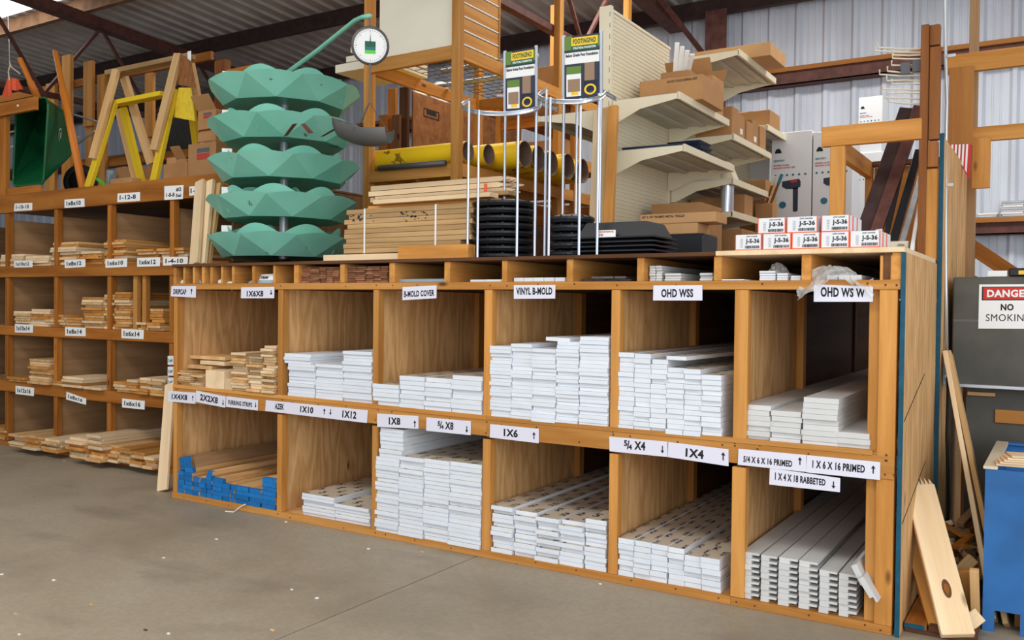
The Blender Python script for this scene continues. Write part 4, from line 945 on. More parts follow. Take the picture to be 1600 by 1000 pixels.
q0, q1 = at(999, 153, Y=1.45), at(1102, 150, Y=1.45)
carton('long open brown box with printed line on the upper gondola shelf', q0.x+.0, q1.x-.02, 1.45, 1.85, S1+.001, S1+.16, 'card', [('DO NOT STACK SHIPPING UNIT', .45, .92, .80, .90)], rz=0)
carton('smaller brown box behind the long one on the upper gondola shelf', 2.80, 3.12, 1.88, 2.1, S1+.001, S1+.26, 'card', flaps=True)
a = at(1074, 97, Y=1.95); carton('brown box with white channels in it over the upper gondola shelf', 2.86, 3.06, 1.60, 1.80, S1+.162, S1+.24, 'card')
for k_ in range(4):
    p, q = at(1090+k_*4, 64+k_*5, Y=1.75), at(1126, 104, Y=1.65+.02*k_); T_ = beam('white_channel', (2.92+.03*k_, 1.70, S1+.245), (2.98+.035*k_, 1.58, S1+.42-.03*k_), .03, .012, 'paper', None); tag(T_, '%s white vinyl channel leaning in the brown box, from the left' % ordn(k_+1), 'channel', 'white vinyl channels')
q = at(1207, 95, Y=2.3); carton('long flat brown box on the topmost gondola shelf', GX-.1, 3.34, 2.45, 2.85, 3.147, 3.245, 'cardlight')
for k_ in range(5):
    y_ = 2.26+.17*k_; carton('%s brown carton in the row on the middle rear gondola shelf' % ordn(k_+1), 2.86, 3.13-.01*(k_ % 2), y_, y_+.155, 2.562, 2.562+.21-.02*(k_ % 3), 'card', group='cartons on the middle rear shelf')
    box('label', .13, .1345-.005*(k_ % 2), -.03, .03, .05, .09, 'paper', bpy.data.objects[[o.name for o in COL.objects if o.name.startswith('cardboard_box')][-1]], ch=0, local=True)
# dark blue tray parts on the second shelf
tag(box('dark_rail', 2.74, 3.15, 1.28, 1.33, S2+.001, S2+.028, 'navy_plastic', None, rot=(0, 0, .06)), 'long dark blue plastic rail on the lower gondola shelf', 'rail')
for k_ in range(3):
    mb = MB(); c = Vector((3.02, 1.72, S2+.001+.034*k_+.0)); w, d = .13-.008*k_, .11
    mb.hexa([c+Vector((-w*.8, -d*.8, 0)), c+Vector((w*.8, -d*.8, 0)), c+Vector((w*.8, d*.8, 0)), c+Vector((-w*.8, d*.8, 0))], [c+Vector((-w, -d, .032)), c+Vector((w, -d, .032)), c+Vector((w, d, .032)), c+Vector((-w, d, .032))], 'navy_plastic'); tag(mb.build('blue_tray'), '%s dark blue tray of the pile on the lower gondola shelf' % ('bottom', 'middle', 'top')[k_], 'tray', 'dark blue trays')
mb = MB()
for s_ in (-1, 1): mb.slab([(3.05+.05*s_, 2.25, 2.262), (3.10+.05*s_, 2.25, 2.262), (3.07+.03*s_, 2.25, 2.38), (3.05+.03*s_, 2.25, 2.38)], (0, .12, 0), 'cream')
mb.box(3.0, 3.15, 2.24, 2.38, 2.252, 2.262, 'cream'); tag(mb.build('bracket_piece'), 'cream bracket piece standing on the rear gondola shelf edge', 'bracket')
q = at(1138, 324, Y=2.28); mb = MB(); mb.lathe([(0, 0), (.047, 0), (.047, .195), (0, .195)], 'silver', 24, c=(3.10, 2.27, 2.021)); T_ = mb.build('metal_cylinder', smooth=False); tag(T_, 'shiny metal cylinder standing on the small lower gondola shelf', 'cylinder')
mb = MB(); mb.lathe([(0, .195), (.062, .195), (.062, .215), (0, .215)], 'paper', 24, c=(3.10, 2.27, 2.021)); mb.build('cap', T_)
# boxes low in the gondola
SB_ = TR+.101
carton('large brown box with printed lines low in the gondola', 2.80, 3.14, 1.62, 2.05, SB_, SB_+.33, 'card', [('PLASTIC MOUNTING POST BASE', .05, .9, .68, .76), ('4 X 4 X 3', .3, .7, .50, .58)])
carton('small pale brown box in front of the large printed box', 2.84, 3.0, 1.50, 1.60, SB_+.0, SB_+.17, 'cardlight', [('III', .3, .5, .2, .8)], prm='grey_ink')
zf = [at(1060, y_, Y=.95).z for y_ in (333, 349, 366)]; xf0, xf1, xf2 = at(1000, 340, Y=.95).x, at(1118, 340, Y=.95).x, at(1090, 355, Y=.95).x
carton('upper long flat brown box lying at the gondola foot', xf0, xf1, .95, 1.15, zf[1]+.001, zf[0], 'cardlight', [('96" X 4FT FRAMED METAL TRELLIS', .03, .6, .6, .85)])
carton('lower long flat brown box lying at the gondola foot', xf0, xf2, .95, 1.15, zf[2]+.001, zf[1], 'cardlight', [('FRAMED TRELLIS', .03, .4, .6, .85)])
tag(box('black_crate', xf0, xf1-.06, .93, 1.17, TR+.001, zf[2], 'black_plastic', None, ch=.01), 'black plastic crate under the long flat boxes', 'slab')
for k_, (x0_, x1_, y0_, z0_, h_, lab) in enumerate(((3.02, 3.14, 2.55, 2.021, .16, 'brown carton right of the metal cylinder'), (2.74, 2.98, 2.5, 2.021, .14, 'brown carton behind the metal cylinder'), (2.9, 3.12, 2.85, 1.98, .20, 'far low brown carton near the white mailbox boxes'))):
    if k_ < 2: carton(lab, x0_, x1_, y0_, y0_+.2, z0_, z0_+h_)
carton('low brown carton under the small gondola shelf', 2.80, 3.20, 2.3, 2.7, TR+.001, TR+.31)
carton('tall brown carton stack top beside the mailbox boxes', 2.9, at(1196, 300, Y=3.2).x, 3.2, 3.5, TR+.36, TR+.78)
carton('tall brown carton stack bottom beside the mailbox boxes', 2.9, at(1198, 300, Y=3.2).x, 3.2, 3.5, TR+.001, TR+.359)
carton('brown carton on the rear upper gondola shelf by the wall', 2.78, 3.10, 3.3, 3.6, 2.802, 2.95)
for k_ in range(4):
    T_ = beam('white_panel_strip', (3.22+.05*k_, .9+.02*k_, TR+.012+.014*k_), (3.36+.04*k_, 1.12+.01*k_, TR+.012+.014*k_), .22, .008, 'cream_panel' if k_ % 2 else 'galv', None); tag(T_, '%s flat strip from the bottom of the pile left of the red-edged cartons' % ordn(k_+1), 'strip', 'flat strips')
for k_, (xa, xb, col, lab) in enumerate(((1203, 1222, 'teal_ink', 'blue-handled brush standing by the mailbox boxes'), (1196, 1210, 'bone', 'pale paddle standing by the mailbox boxes'))):
    T_ = beam('brush', at(xa, 322, Y=3.08), at(xb, 272+6*k_, Y=3.08), .035, .012, 'redfir', None); tag(T_, lab, 'brush'); l_ = (at(xb, 272, Y=3.08)-at(xa, 322, Y=3.08)).length
    box('brush_tip', -.02, .02, l_*.2, l_*.5, -.008, .008, col, T_, local=True)
tag(box('brush_carton', at(1180, 330, Y=3.0).x, at(1207, 330, Y=3.0).x, 3.0, 3.14, TR+.001, at(1190, 318, Y=3.0).z, 'card', None), 'tall pale carton holding the brushes', 'box')
# upright studs leaning in front of the gondola
for k_, (x0_, x1_, yt, yb, m) in enumerate(((923, 939, 174, 398, 'palepine'), (937, 950, 169, 398, 'pine'), (947, 961, 166, 398, 'fir'))):
    p, q = at((x0_+x1_)/2+5, yt, Y=1.14-.045*k_), at((x0_+x1_)/2-5, yb, Y=1.0-.05*k_)
    q.z = TR+.01; T_ = beam('leaning_stud', q, p, .058, .035, m, None, up=(0, -1, 0)); tag(T_, ('leftmost pale', 'middle orange-tan', 'rightmost orange-tan')[k_]+' stud leaning on the gondola upright', 'stud', 'studs against the gondola')

# ================================================================== WHITE AND RED CARTONS ON THE RACK EDGE
def js_box(label, xa, xb, y0_, z0_, hh):
    p = at(xa, 370, Y=y0_); q = at(xb, 370, Y=y0_); T = thing('parts_carton', label, 'carton', ((p.x+q.x)/2, y0_+.12, z0_), 'white and red parts cartons')
    b = box('body', p.x, q.x, y0_, y0_+.26, z0_, z0_+hh, 'white_box', T)
    for x in (p.x-.0005, q.x-.0035): box('red_edge', x, x+.004, y0_-.0006, y0_+.004, z0_, z0_+hh, 'orange_red', b, ch=0)
    box('red_edge', p.x, q.x, y0_-.0007, y0_+.0, z0_, z0_+.005, 'orange_red', b, ch=0)
    for yy in (.06, .15): box('red_edge', q.x, q.x+.0009, y0_+yy, y0_+yy+.02, z0_+.0, z0_+hh, 'orange_red', b, ch=0)
    Q = [Vector((p.x, y0_-.001, z0_+hh)), Vector((q.x, y0_-.001, z0_+hh)), Vector((q.x, y0_-.001, z0_)), Vector((p.x, y0_-.001, z0_))]
    mb = MB(); put_text(mb, Q, Vector((0, -.0004, 0)), [('J-S-36', .40, .92, .38, .74)], 'ink'); mb.build('lettering', b)
    mb = MB(); put_text(mb, Q, Vector((0, -.0004, 0)), [('JOIST HANGER', .42, .85, .82, .92)], 'grey_label'); x = .38
    while x < .93:
        w_ = random.choice((.006, .012, .018)); mb.add([quadmap(Q, x, .12)+Vector((0, -.0006, 0)), quadmap(Q, x+w_, .12)+Vector((0, -.0006, 0)), quadmap(Q, x+w_, .30)+Vector((0, -.0006, 0)), quadmap(Q, x, .30)+Vector((0, -.0006, 0))], [(0, 1, 2, 3)], 'ink'); x += w_+random.choice((.006, .012))
    for k_ in range(6): mb.add([quadmap(Q, .20, .2+.1*k_)+Vector((0, -.0006, 0)), quadmap(Q, .30, .2+.1*k_)+Vector((0, -.0006, 0)), quadmap(Q, .30, .23+.1*k_)+Vector((0, -.0006, 0)), quadmap(Q, .20, .23+.1*k_)+Vector((0, -.0006, 0))], [(0, 1, 2, 3)], 'grey_ink')
    g = mb.build('barcode', b); g['kind'] = 'stuff'
JH = .0705
for k_, (a, b) in enumerate(((1149, 1190), (1192, 1236), (1237.5, 1281), (1282.5, 1327), (1328, 1375))): js_box('%s white J-S-36 carton from the left in the lower row' % ordn(k_+1), a, b, .02, TR+.004, JH)
for k_, (a, b) in enumerate(((1184, 1227), (1229, 1277), (1283, 1327))): js_box('%s white J-S-36 carton from the left in the upper row' % ordn(k_+1), a, b, .03, TR+.005+JH, JH)

# ================================================================== MAILBOX CARTONS
def mailbox_carton(label, xa, xb, yt, Yf, z0_=TR+.001, d=.30, art=True):
    p, q = at(xa, yt, Y=Yf), at(xb, yt, Y=Yf); z1_ = (p.z+q.z)/2; T = thing('mailbox_carton', label, 'carton', ((p.x+q.x)/2, Yf+d/2, z0_), 'tall white printed cartons')
    b = box('body', p.x, q.x, Yf, Yf+d, z0_, z1_, 'white_box', T, ch=.003)
    w = q.x-p.x; Q = [Vector((p.x, Yf-.0012, z1_)), Vector((q.x, Yf-.0012, z1_)), Vector((q.x, Yf-.0012, z1_-w*2.2)), Vector((p.x, Yf-.0012, z1_-w*2.2))]
    mb = MB(); mb.add([quadmap(Q, u, v) for u, v in ((.17+.085*math.cos(math.pi*j/8), .765+.055*math.sin(math.pi*j/8)) for j in range(9))], [tuple(range(9))], 'black_ink'); mb.build('logo_arch', b)
    mb = MB(); put_text(mb, Q, Vector((0, 0, 0)), [('SENTRY', .06, .34, .665, .69)], 'teal_ink'); mb.build('brand_print', b)
    mb = MB(); put_text(mb, Q, Vector((0, 0, 0)), [('MODERN CLASSIC', .06, .45, .615, .635), ('MAILBOX & POST SET', .06, .6, .585, .605)], 'redlabel'); mb.build('title_print', b)
    mb = MB()
    for j in range(6): mb.add([quadmap(Q, .1+.15*j+.035*math.cos(2*math.pi*i/6), .51+.014*math.sin(2*math.pi*i/6)) for i in range(6)], [tuple(range(6))], 'teal_ink')
    g = mb.build('icon_row', b); g['kind'] = 'stuff'
    if art:
        mb = MB(); pr = lambda pts, m: mb.add([quadmap(Q, u, v)+Vector((0, -.0004, 0)) for u, v in pts], [tuple(range(len(pts)))], m)
        pr([(.28, .44), (.70, .46), (.74, .43), (.74, .37), (.62, .345), (.38, .35), (.28, .38)], 'dark_photo'); pr([(.55, .36), (.68, .36), (.68, .10), (.64, .085), (.56, .09)], 'dark_photo')
        mb.build('mailbox_picture', b); mb = MB(); mb.add([quadmap(Q, u, v)+Vector((0, -.0008, 0)) for u, v in ((.48, .445), (.66, .45), (.64, .425), (.5, .42))], [(0, 1, 2, 3)], 'red'); mb.build('printed_flag', b)
        mb = MB(); mb.add([quadmap(Q, .30+.09*math.cos(2*math.pi*i/16), .17+.04*math.sin(2*math.pi*i/16))+Vector((0, -.0004, 0)) for i in range(16)], [tuple(range(16))], 'teal_ink'); mb.build('printed_disc', b)
mailbox_carton('tall white carton with mailbox picture beside the gondola boxes', 1206, 1269, 206, 3.7)
mailbox_carton('tall white carton with mailbox picture behind the timber frame post', 1271, 1333, 204, 3.7)
mailbox_carton('white carton half hidden behind the gondola cartons', 1172, 1203, 212, 4.1, art=False)
zlow = (at(1340, 238, Y=4.4).z+at(1381, 238, Y=4.4).z)/2
mailbox_carton('white carton standing highest against the metal wall', 1342, 1379, 151, 4.42, z0_=zlow+.001, art=False)
mailbox_carton('white carton low against the wall under the highest one', 1340, 1381, 238, 4.4, d=.36, art=False)
def fix_top():
    pass

# ================================================================== TIMBER FRAME WITH LEANING STEEL
TF = thing('timber_stall', 'orange timber stall frame with brown corner post on the rack top', 'stall', (4.3, 1.2, TR))
p, q = at(1285, 214, Y=1.0), at(1441, 201, Y=1.0); zb_ = (p.z+q.z)/2
box('front_beam', p.x, q.x, .98, 1.02, zb_-.055, zb_+.05, 'fir', TF)
pp, qq = at(1297, 300, Y=1.0), at(1320, 300, Y=1.0); box('front_post', pp.x, qq.x, .985, 1.025, TR+.002, zb_-.056, 'fir', TF)
box('side_beam', pp.x, pp.x+.04, 1.026, 1.95, zb_-.10, zb_+.0, 'fir', TF); box('rear_post', pp.x, pp.x+.04, 1.95, 2.02, TR+.002, zb_, 'fir', TF)
box('rear_beam', pp.x+.041, 4.55, 1.95, 2.02, zb_-.03, zb_+.0, 'brownwood', TF); box('rear_panel', pp.x+.041, 4.55, 2.022, 2.04, TR+.002, zb_-.03, 'orangewood', TF)
zt_ = at(1455, 38, Y=1.0).z
box('corner_post', 4.515, 4.552, .985, 1.05, TR+.004, zt_, 'redfir', TF); box('corner_post', 4.554, 4.603, 1.01, 1.06, 2.20, zt_-.11, 'redfir', TF); box('corner_cap', 4.553, 4.6, 1.0, 1.05, zt_-.105, zt_-.003, 'redfir', TF); box('corner_block', 4.553, 4.6, 1.0, 1.05, 2.06, 2.19, 'redfir', TF)
# steel angle leaning in the stall
p, q = at(1421, 168, Y=1.5), at(1359, 345, Y=1.12)
T_ = thing('steel_channel', 'dark brown steel channel leaning diagonally behind the timber beam', 'steel channel', q)
q = p+(q-p)*((p.z-TR-.03)/(p.z-q.z))
for off, m in ((-.015, 'dark_steel'), (.05, 'rust_steel')):
    o_ = beam('flange', q+Vector((off, .01, 0)), p+Vector((off, .01, 0)), .075 if off < 0 else .06, .012 if off < 0 else .03, m, T_, up=(0, -1, 0))
LP = [((1390, 345), (1420, 215), .025, 'black_plastic', 'leftmost thin black length'), ((1404, 348), (1436, 235), .04, 'black_plastic', 'thick black length'), ((1418, 350), (1441, 270), .03, 'galv', 'grey metal length'), ((1432, 350), (1442, 290), .02, 'paper', 'thin white length'), ((1380, 340), (1400, 275), .035, 'paper', 'short white strip')]
for k_, (a, b, w, m, lab) in enumerate(LP):
    pa, pb = at(*a, Y=1.12+.02*k_), at(*b, Y=1.45+.03*k_); pa = pb+(pa-pb)*((pb.z-TR-.012)/(pb.z-pa.z)); T_ = beam('leaning_length', pa, pb, w, .02, m, None, up=(0, -1, 0)); tag(T_, lab+' leaning in the stall behind the corner post', 'trim length')
mb = MB()
for k_ in range(7): mb.box(4.30+.006*k_, 4.47-.004*k_, 1.15, 1.40, TR+.002+.016*k_, TR+.016+.016*k_, 'greyply' if k_ % 2 else 'bone')
carton('small dented grey carton on the stall floor', 4.33, 4.47, 1.02, 1.09, TR+.001, TR+.10, 'greyply' if 0 else 'bone')
# wire hooks hanging at the wall side of the corner post
WH = thing('wire_hook_bundle', 'bundle of bent cream wire hooks tied to the corner post', 'hooks', (4.5, 1.05, 2.5))
for k_ in range(13):
    y = 73+k_*7.4+random.uniform(-2, 2); x0_ = 1372+random.uniform(-6, 26)-(10 if k_ < 2 else 0)+(8 if 4 < k_ < 11 else 0); p, q = at(x0_, y-2+random.uniform(-1, 3), Y=1.04), at(1443, y+random.uniform(-3, 2), Y=1.04)
    mb = MB(); mb.tube([p+Vector((0, 0, .025)), p, p.lerp(q, .5)+Vector((0, .01, random.uniform(-.008, .008))), q], .0045, 'bone', 6); mb.build('wire_hook', WH)
p = at(1424, 106, Y=1.03); box('dark_clip', p.x-.05, p.x-.005, 1.02, 1.035, p.z-.03, p.z+.03, 'grey_label', WH); box('dark_clip', p.x+.005, p.x+.05, 1.02, 1.035, p.z-.025, p.z+.035, 'grey_label', WH)
# conduit with a junction box on the tall side sheet
CO = thing('conduit', 'grey steel conduit running down the tall plywood sheet to a switch box', 'conduit', (4.63, 1.2, 1))
pts = [at(x, y, Y=1.2) for x, y in ((1467, -160), (1467.5, 0), (1468, 90), (1470, 160), (1469, 200), (1468, 330), (1468.5, 450), (1470, 568))]; dxo = 4.640-pts[-1].x
pts = [Vector((p.x+dxo, 1.2, p.z)) for p in pts]; pts[0].z = min(pts[0].z, 4.6)
mb = MB(); mb.tube(pts, .0085, 'conduit', 10); mb.build('pipe', CO, smooth=True)
bz_ = at(1472, 585, Y=1.2).z; jb = box('switch_box', 4.624, 4.668, 1.165, 1.235, bz_-.055, bz_+.055, 'box_blue', CO, ch=.004)
mb = MB(); mb.lathe([(0, 0), (.02, 0), (.016, .022), (0, .022)], 'galv', 14, c=(4.65, 1.164, bz_-.005), axis=(0, -1, 0)); mb.build('plug', jb)
mb = MB(); mb.tube([(4.65, 1.145, bz_-.01), (4.655, 1.13, bz_-.06), (4.65, 1.16, bz_-.3), (4.66, 1.2, bz_-.7), (4.64, 1.25, .02)], .008, 'rubber', 8); mb.build('cable', CO, smooth=True)
for y in (90, 290): 
    z = at(1468, y, Y=1.2).z; box('strap_clip', 4.612, 4.655, 1.185, 1.188, z-.008, z+.008, 'conduit', CO)
# ================================================================== RIGHT SIDE
# timbers of the neighbouring stall
NS = thing('neighbour_stall', 'orange timber framing of the next stall beyond the conduit', 'frame', (4.75, 2.0, 0))
p, q = at(1479, 108, Y=2.0), at(1600, 92, Y=2.0); z = at(1540, 95, Y=2.0).z
box('top_beam', 4.53, 6.2, 1.98, 2.02, z-.055, z+.055, 'fir', NS)
p, q = at(1483, 112, Y=1.96), at(1520, 228, Y=1.96); box('plywood_plate', p.x, q.x, 1.955, 1.975, q.z, z-.03, 'platewood', NS)
p, q = at(1519, 200, Y=2.1), at(1600, 216, Y=2.1); box('rail', p.x, 6.2, 2.08, 2.12, q.z, p.z, 'fir', NS)
p, q = at(1520, 217, Y=2.07), at(1547, 294, Y=2.07); box('block', p.x, q.x, 2.05, 2.075, q.z, p.z, 'fir', NS)
p, q = at(1510, 285, Y=2.3), at(1524, 285, Y=2.3); box('post', p.x, q.x, 2.3, 2.39, 0, 3.4, 'greyply', NS)
br0, br1 = at(1516, 384, Y=2.42), at(1582, 428, Y=2.42); beam('brace', br0, br0+(br1-br0)*br0.z/(br0.z-br1.z)*.985, .04, .09, 'oldfir', NS)
ST = thing('striped_panel', 'torn red and white striped sign panel beside the conduit', 'sign', at(1500, 250, Y=1.94))
tri = [at(*p, Y=1.94) for p in ((1484, 226), (1518, 225), (1515, 282))]
mb = MB(); mb.slab(tri, (0, .003, 0), 'red'); mb.build('panel', ST)
for k_ in range(5):
    u0 = .08+.17*k_; u1 = u0+.09; a, b = tri[0].lerp(tri[1], u0), tri[0].lerp(tri[1], u1); c, d = tri[0].lerp(tri[2], u1), tri[0].lerp(tri[2], u0)
    mb = MB(); mb.add([v+Vector((0, -.001, 0)) for v in (a, b, b.lerp(c, .93), a.lerp(d, .93))], [(0, 1, 2, 3)], 'paper'); mb.build('white_stripe', ST)
# paper bundles on the girt
for k_, (a, b, n) in enumerate(((1526, 1560, 4), (1562, 1602, 9))):
    p, q = at(a, 345, Y=6.1), at(b, 345, Y=6.1)
    for j in range(n): tag(box('plastic_bundle', p.x+random.uniform(0, .02), q.x-random.uniform(0, .02), 6.12, 6.25, 2.2305+.022*j, 2.252+.022*j, 'galv' if j % 3 else 'paper', None, ch=.004), '%s grey flat bundle from the bottom in the %s pile on the wall girt' % (ordn(j+1), ('left', 'right')[k_]), 'bundle', 'flat bundles on the girt')
# grey cabinet with the danger sign
p, q = at(1480, 433, Y=1.3), at(1480, 600, Y=1.3); CX0 = max(p.x, 4.652)
CB = thing('metal_cabinet', 'dark grey metal cabinet carrying the red and white danger sign', 'cabinet', (CX0+.4, 1.6, 0))
box('body', CX0, CX0+1.1, 1.3, 1.95, q.z+.0, p.z, 'cabinet_grey', CB, ch=.006)
box('shelf_lip', CX0+.02, CX0+1.1, 1.285, 1.30, q.z-.012, q.z+.006, 'galv', CB); box('lower_body', CX0+.06, CX0+1.1, 1.42, 1.95, .05, q.z-.013, 'cabinet_grey', CB)
box('seam', CX0+.004, CX0+1.1, 1.2985, 1.30, p.z-.235, p.z-.222, 'darkmetal', CB); box('foot', CX0+.08, CX0+.14, 1.45, 1.51, 0, .05, 'darkmetal', CB); box('foot', CX0+1.0, CX0+1.06, 1.45, 1.51, 0, .05, 'darkmetal', CB)
z0_ = at(1590, 693, Y=1.40).z; box('wood_insert', CX0+.20, CX0+.55, 1.405, 1.42, z0_+.10, z0_+.17, 'orangewood', CB); box('torn_cardboard', CX0+.07, CX0+.20, 1.38, 1.42, q.z-.06, q.z-.04, 'cardlight', CB)
Q = [at(*v, Y=1.296) for v in ((1530, 444.5), (1622, 444), (1621, 514), (1528.5, 513.5))]
mb = MB(); mb.slab(Q, (0, .002, 0), 'paper'); DS = mb.build('danger_sign', CB); DS['label'] = 'white safety sign reading DANGER NO SMOKING'
def dpatch(u0, u1, v0, v1, m, lift, name):
    mb = MB(); nv = Vector((0, -.0008*lift, 0)); mb.add([quadmap(Q, u, v)+nv for u, v in ((u0, v0), (u1, v0), (u1, v1), (u0, v1))], [(0, 1, 2, 3)], m); return mb.build(name, DS)
dpatch(.05, .97, .64, .95, 'black_ink', 1, 'black_border'); dpatch(.075, .955, .66, .935, 'red', 2, 'red_field')
mb = MB(); put_text(mb, Q, Vector((0, -.0026, 0)), [('DANGER', .14, .90, .71, .88)], 'paper'); put_text(mb, Q, Vector((0, -.0012, 0)), [('NO', .38, .60, .41, .56), ('SMOKING', .13, .90, .17, .33)], 'ink'); mb.build('lettering', DS)
TM = thing('tape_measure', 'black and yellow tape measure lying on the grey cabinet', 'tape measure', (CX0+.3, 1.36, p.z)); a, b = at(1576, 425, Y=1.33), at(1612, 425, Y=1.33)
box('case', a.x, b.x, 1.32, 1.40, p.z+.001, p.z+.045, 'black_plastic', TM, ch=.008); box('yellow_label', a.x+.045, a.x+.08, 1.3185, 1.32, p.z+.012, p.z+.032, 'yellow_logo', TM, ch=0)
a, b = at(1543, 425, Y=1.33), at(1574, 425, Y=1.33); tag(box('white_block', a.x, b.x, 1.32, 1.42, p.z+.001, p.z+.032, 'paper', None), 'small white block beside the tape measure', 'block')
# blue floor bin
BB = thing('blue_bin', 'worn blue open-topped bin with a fork slot at its foot', 'bin', (5.3, .6, 0)); x0_ = 4.885; y0_ = .29; zt = at(1536, 732, Y=.29).z
fx0, fx1 = at(1553, 970, Y=y0_).x, at(1594, 970, Y=y0_).x
mb = MB(); fz = at(1560, 955, Y=y0_).z
mb.box(x0_, x0_+.9, y0_, y0_+.03, fz, zt, 'blue_bin'); mb.box(x0_, fx0, y0_, y0_+.03, 0, fz, 'blue_bin'); mb.box(fx1, x0_+.9, y0_, y0_+.03, .0, fz, 'blue_bin'); mb.build('front_wall', BB)
box('side_wall', x0_, x0_+.03, y0_+.0301, y0_+.85, .0, zt, 'blue_bin', BB, ch=.003); box('back_wall', x0_+.0301, x0_+.9, y0_+.82, y0_+.85, 0, zt, 'blue_bin', BB, ch=.003); box('bin_floor', x0_+.0301, x0_+.87, y0_+.0301, y0_+.8199, fz, fz+.02, 'blue_bin', BB)
box('worn_rim', x0_-.008, x0_+.045, y0_-.006, y0_+.85, zt, zt+.012, 'bone', BB); box('worn_rim', x0_+.046, x0_+.9, y0_+.80, y0_+.855, zt, zt+.012, 'blue_bin', BB)
for k_ in range(5): tag(box('shim', x0_+.03+.012*k_, x0_+.24+.008*k_, y0_+.03, y0_+.15, zt+.013+.010*k_, zt+.0225+.010*k_, 'palepine', None, rot=(0, 0, .12+.03*k_)), '%s pale shim from the bottom of the pile on the blue bin' % ordn(k_+1), 'shim', 'shims on the blue bin')
tag(box('scrap_block', fx0+.07, fx1+.05, y0_+.12, y0_+.2, .001, .08, 'fir', None), 'scrap block seen through the blue bin fork slot', 'scrap')
# big plank leaning in front of the side panel, with a second behind
a, b = at(1432, 752, Y=.42), at(1494, 995, Y=.04); b.z = .012
def plank(label, pts, d, mat, name='leaning_plank', cat='plank'):
    mb = MB(); mb.slab(pts, d, mat); return tag(mb.build(name), label, cat)
pt, pb_ = at(1436, 760, Y=.46), at(1497, 985, Y=.05); pb_.z = .035
up_ = Vector((.30, -1, .35))
T_ = tag(beam('leaning_plank', pb_, pt, .125, .036, 'palepine', None, up=up_, ch=.003), 'wide pale pine plank with splintered top leaning in front of the plywood flank', 'plank')
l_ = (pt-pb_).length; rs = random.Random(2); mb = MB()
for k_ in range(7):
    x = -.058+.0165*k_; mb.hexa([(x, l_/2-.002, -.016), (x+.0155, l_/2-.002, -.016), (x+.0155, l_/2-.002, .016), (x, l_/2-.002, .016)], [(x+.005, l_/2+.02+.045*rs.random(), -.002), (x+.009, l_/2+.02+.03*rs.random(), -.002), (x+.009, l_/2+.03, .004), (x+.005, l_/2+.03, .004)], 'palepine')
mb.build('splintered_end', T_, local=True)
for s_, m, dz in ((1, 'brownwood', .0186), (.55, 'oldfir', .019)):
    mb = MB(); mb.add([(.0+.017*s_*math.cos(2*math.pi*i_/14), -l_*.22+.042*s_*math.sin(2*math.pi*i_/14), dz) for i_ in range(14)], [tuple(range(14))], m); mb.build('knot', T_, local=True)
T_ = beam('leaning_plank', (at(1466, 990, Y=.13).x, .13, .02), at(1427, 850, Y=.47), .07, .03, 'fir', None, up=(.3, -1, .3)); tag(T_, 'narrow orange-tan board leaning beside the wide splintered plank', 'plank')
for k_, (a, b, Ya, Yb, w, m, lab) in enumerate((((1478, 552), (1530, 838), 1.15, .62, .022, 'palepine', 'left of two slim boards leaning below the switch box'), ((1484, 552), (1537, 805), 1.17, .66, .022, 'pine', 'right of two slim boards leaning below the switch box'))):
    pa, pb = at(*a, Y=Ya), at(*b, Y=Yb); d_ = (pb-pa); pb = pa+d_*(pa.z-.01)/(pa.z-pb.z); T_ = beam('slim_board', pb, pa, w, .06, m, None, up=(0, -1, 0)); tag(T_, lab, 'board')
# low pallet and scrap between flank and bin
PL = thing('floor_pallet', 'low brown pallet on the floor beside the plywood flank', 'pallet', (4.75, .5, 0))
for k_ in range(3): box('deck_board', 4.612+.092*k_, 4.696+.092*k_, .08, 1.02, .022, .042, 'brownwood' if k_ else 'oldfir', PL)
for y_ in (.09, .9): box('bearer', 4.612, 4.88, y_, y_+.05, .0, .0215, 'brownwood', PL)
box('teal_edge', 4.613, 4.69, .0775, .0795, .022, .042, 'teal_edge', PL, ch=0)
random.seed(21)
for k_ in range(34):
    x = random.uniform(4.66, 4.86); y = random.uniform(.55, 1.05); z_ = .05+random.uniform(0, .28)*(y-.4)+.012*k_*.3; l_ = random.uniform(.06, .22); m = random.choice(('fir', 'oldfir', 'palepine', 'treated', 'greyply', 'scrap_dark'))
    big = k_ < 8
    T_ = link('wood_scrap', boxmesh(round(random.uniform(.03, .07), 3), round(l_, 3), round(random.uniform(.012, .035), 3), (m,), .002), (x, y, z_), None, (random.uniform(-.5, .5), random.uniform(-.5, .5), random.uniform(0, 3.1)))
    tag(T_, {'fir': 'orange-tan', 'oldfir': 'brown', 'palepine': 'pale', 'treated': 'grey-green', 'greyply': 'greyish', 'scrap_dark': 'dark'}[m]+' offcut in the scrap heap between flank and blue bin', 'scrap', 'scrap heap offcuts, '+m)
SCR = [((1487, 905), (1520, 872), .05, .04, 'treated', .45, 'grey-green offcut crossing the top of the scrap heap'), ((1508, 890), (1525, 975), .05, .035, 'fir', .38, 'upright orange-tan offcut beside the blue bin'), ((1522, 890), (1524, 995), .035, .03, 'pine', .26, 'slim pale offcut standing against the blue bin'), ((1500, 985), (1530, 960), .06, .03, 'palepine', .15, 'pale offcut lying at the foot of the blue bin')]
for a, b, w, t, m, Y_, lab in SCR:
    pa, pb = at(*a, Y=Y_), at(*b, Y=Y_+.05); pa.z = max(pa.z, .03); pb.z = max(pb.z, .03); T_ = beam('wood_scrap', pa, pb, w, t, m, None, up=(0, -1, 0)); tag(T_, lab, 'scrap')

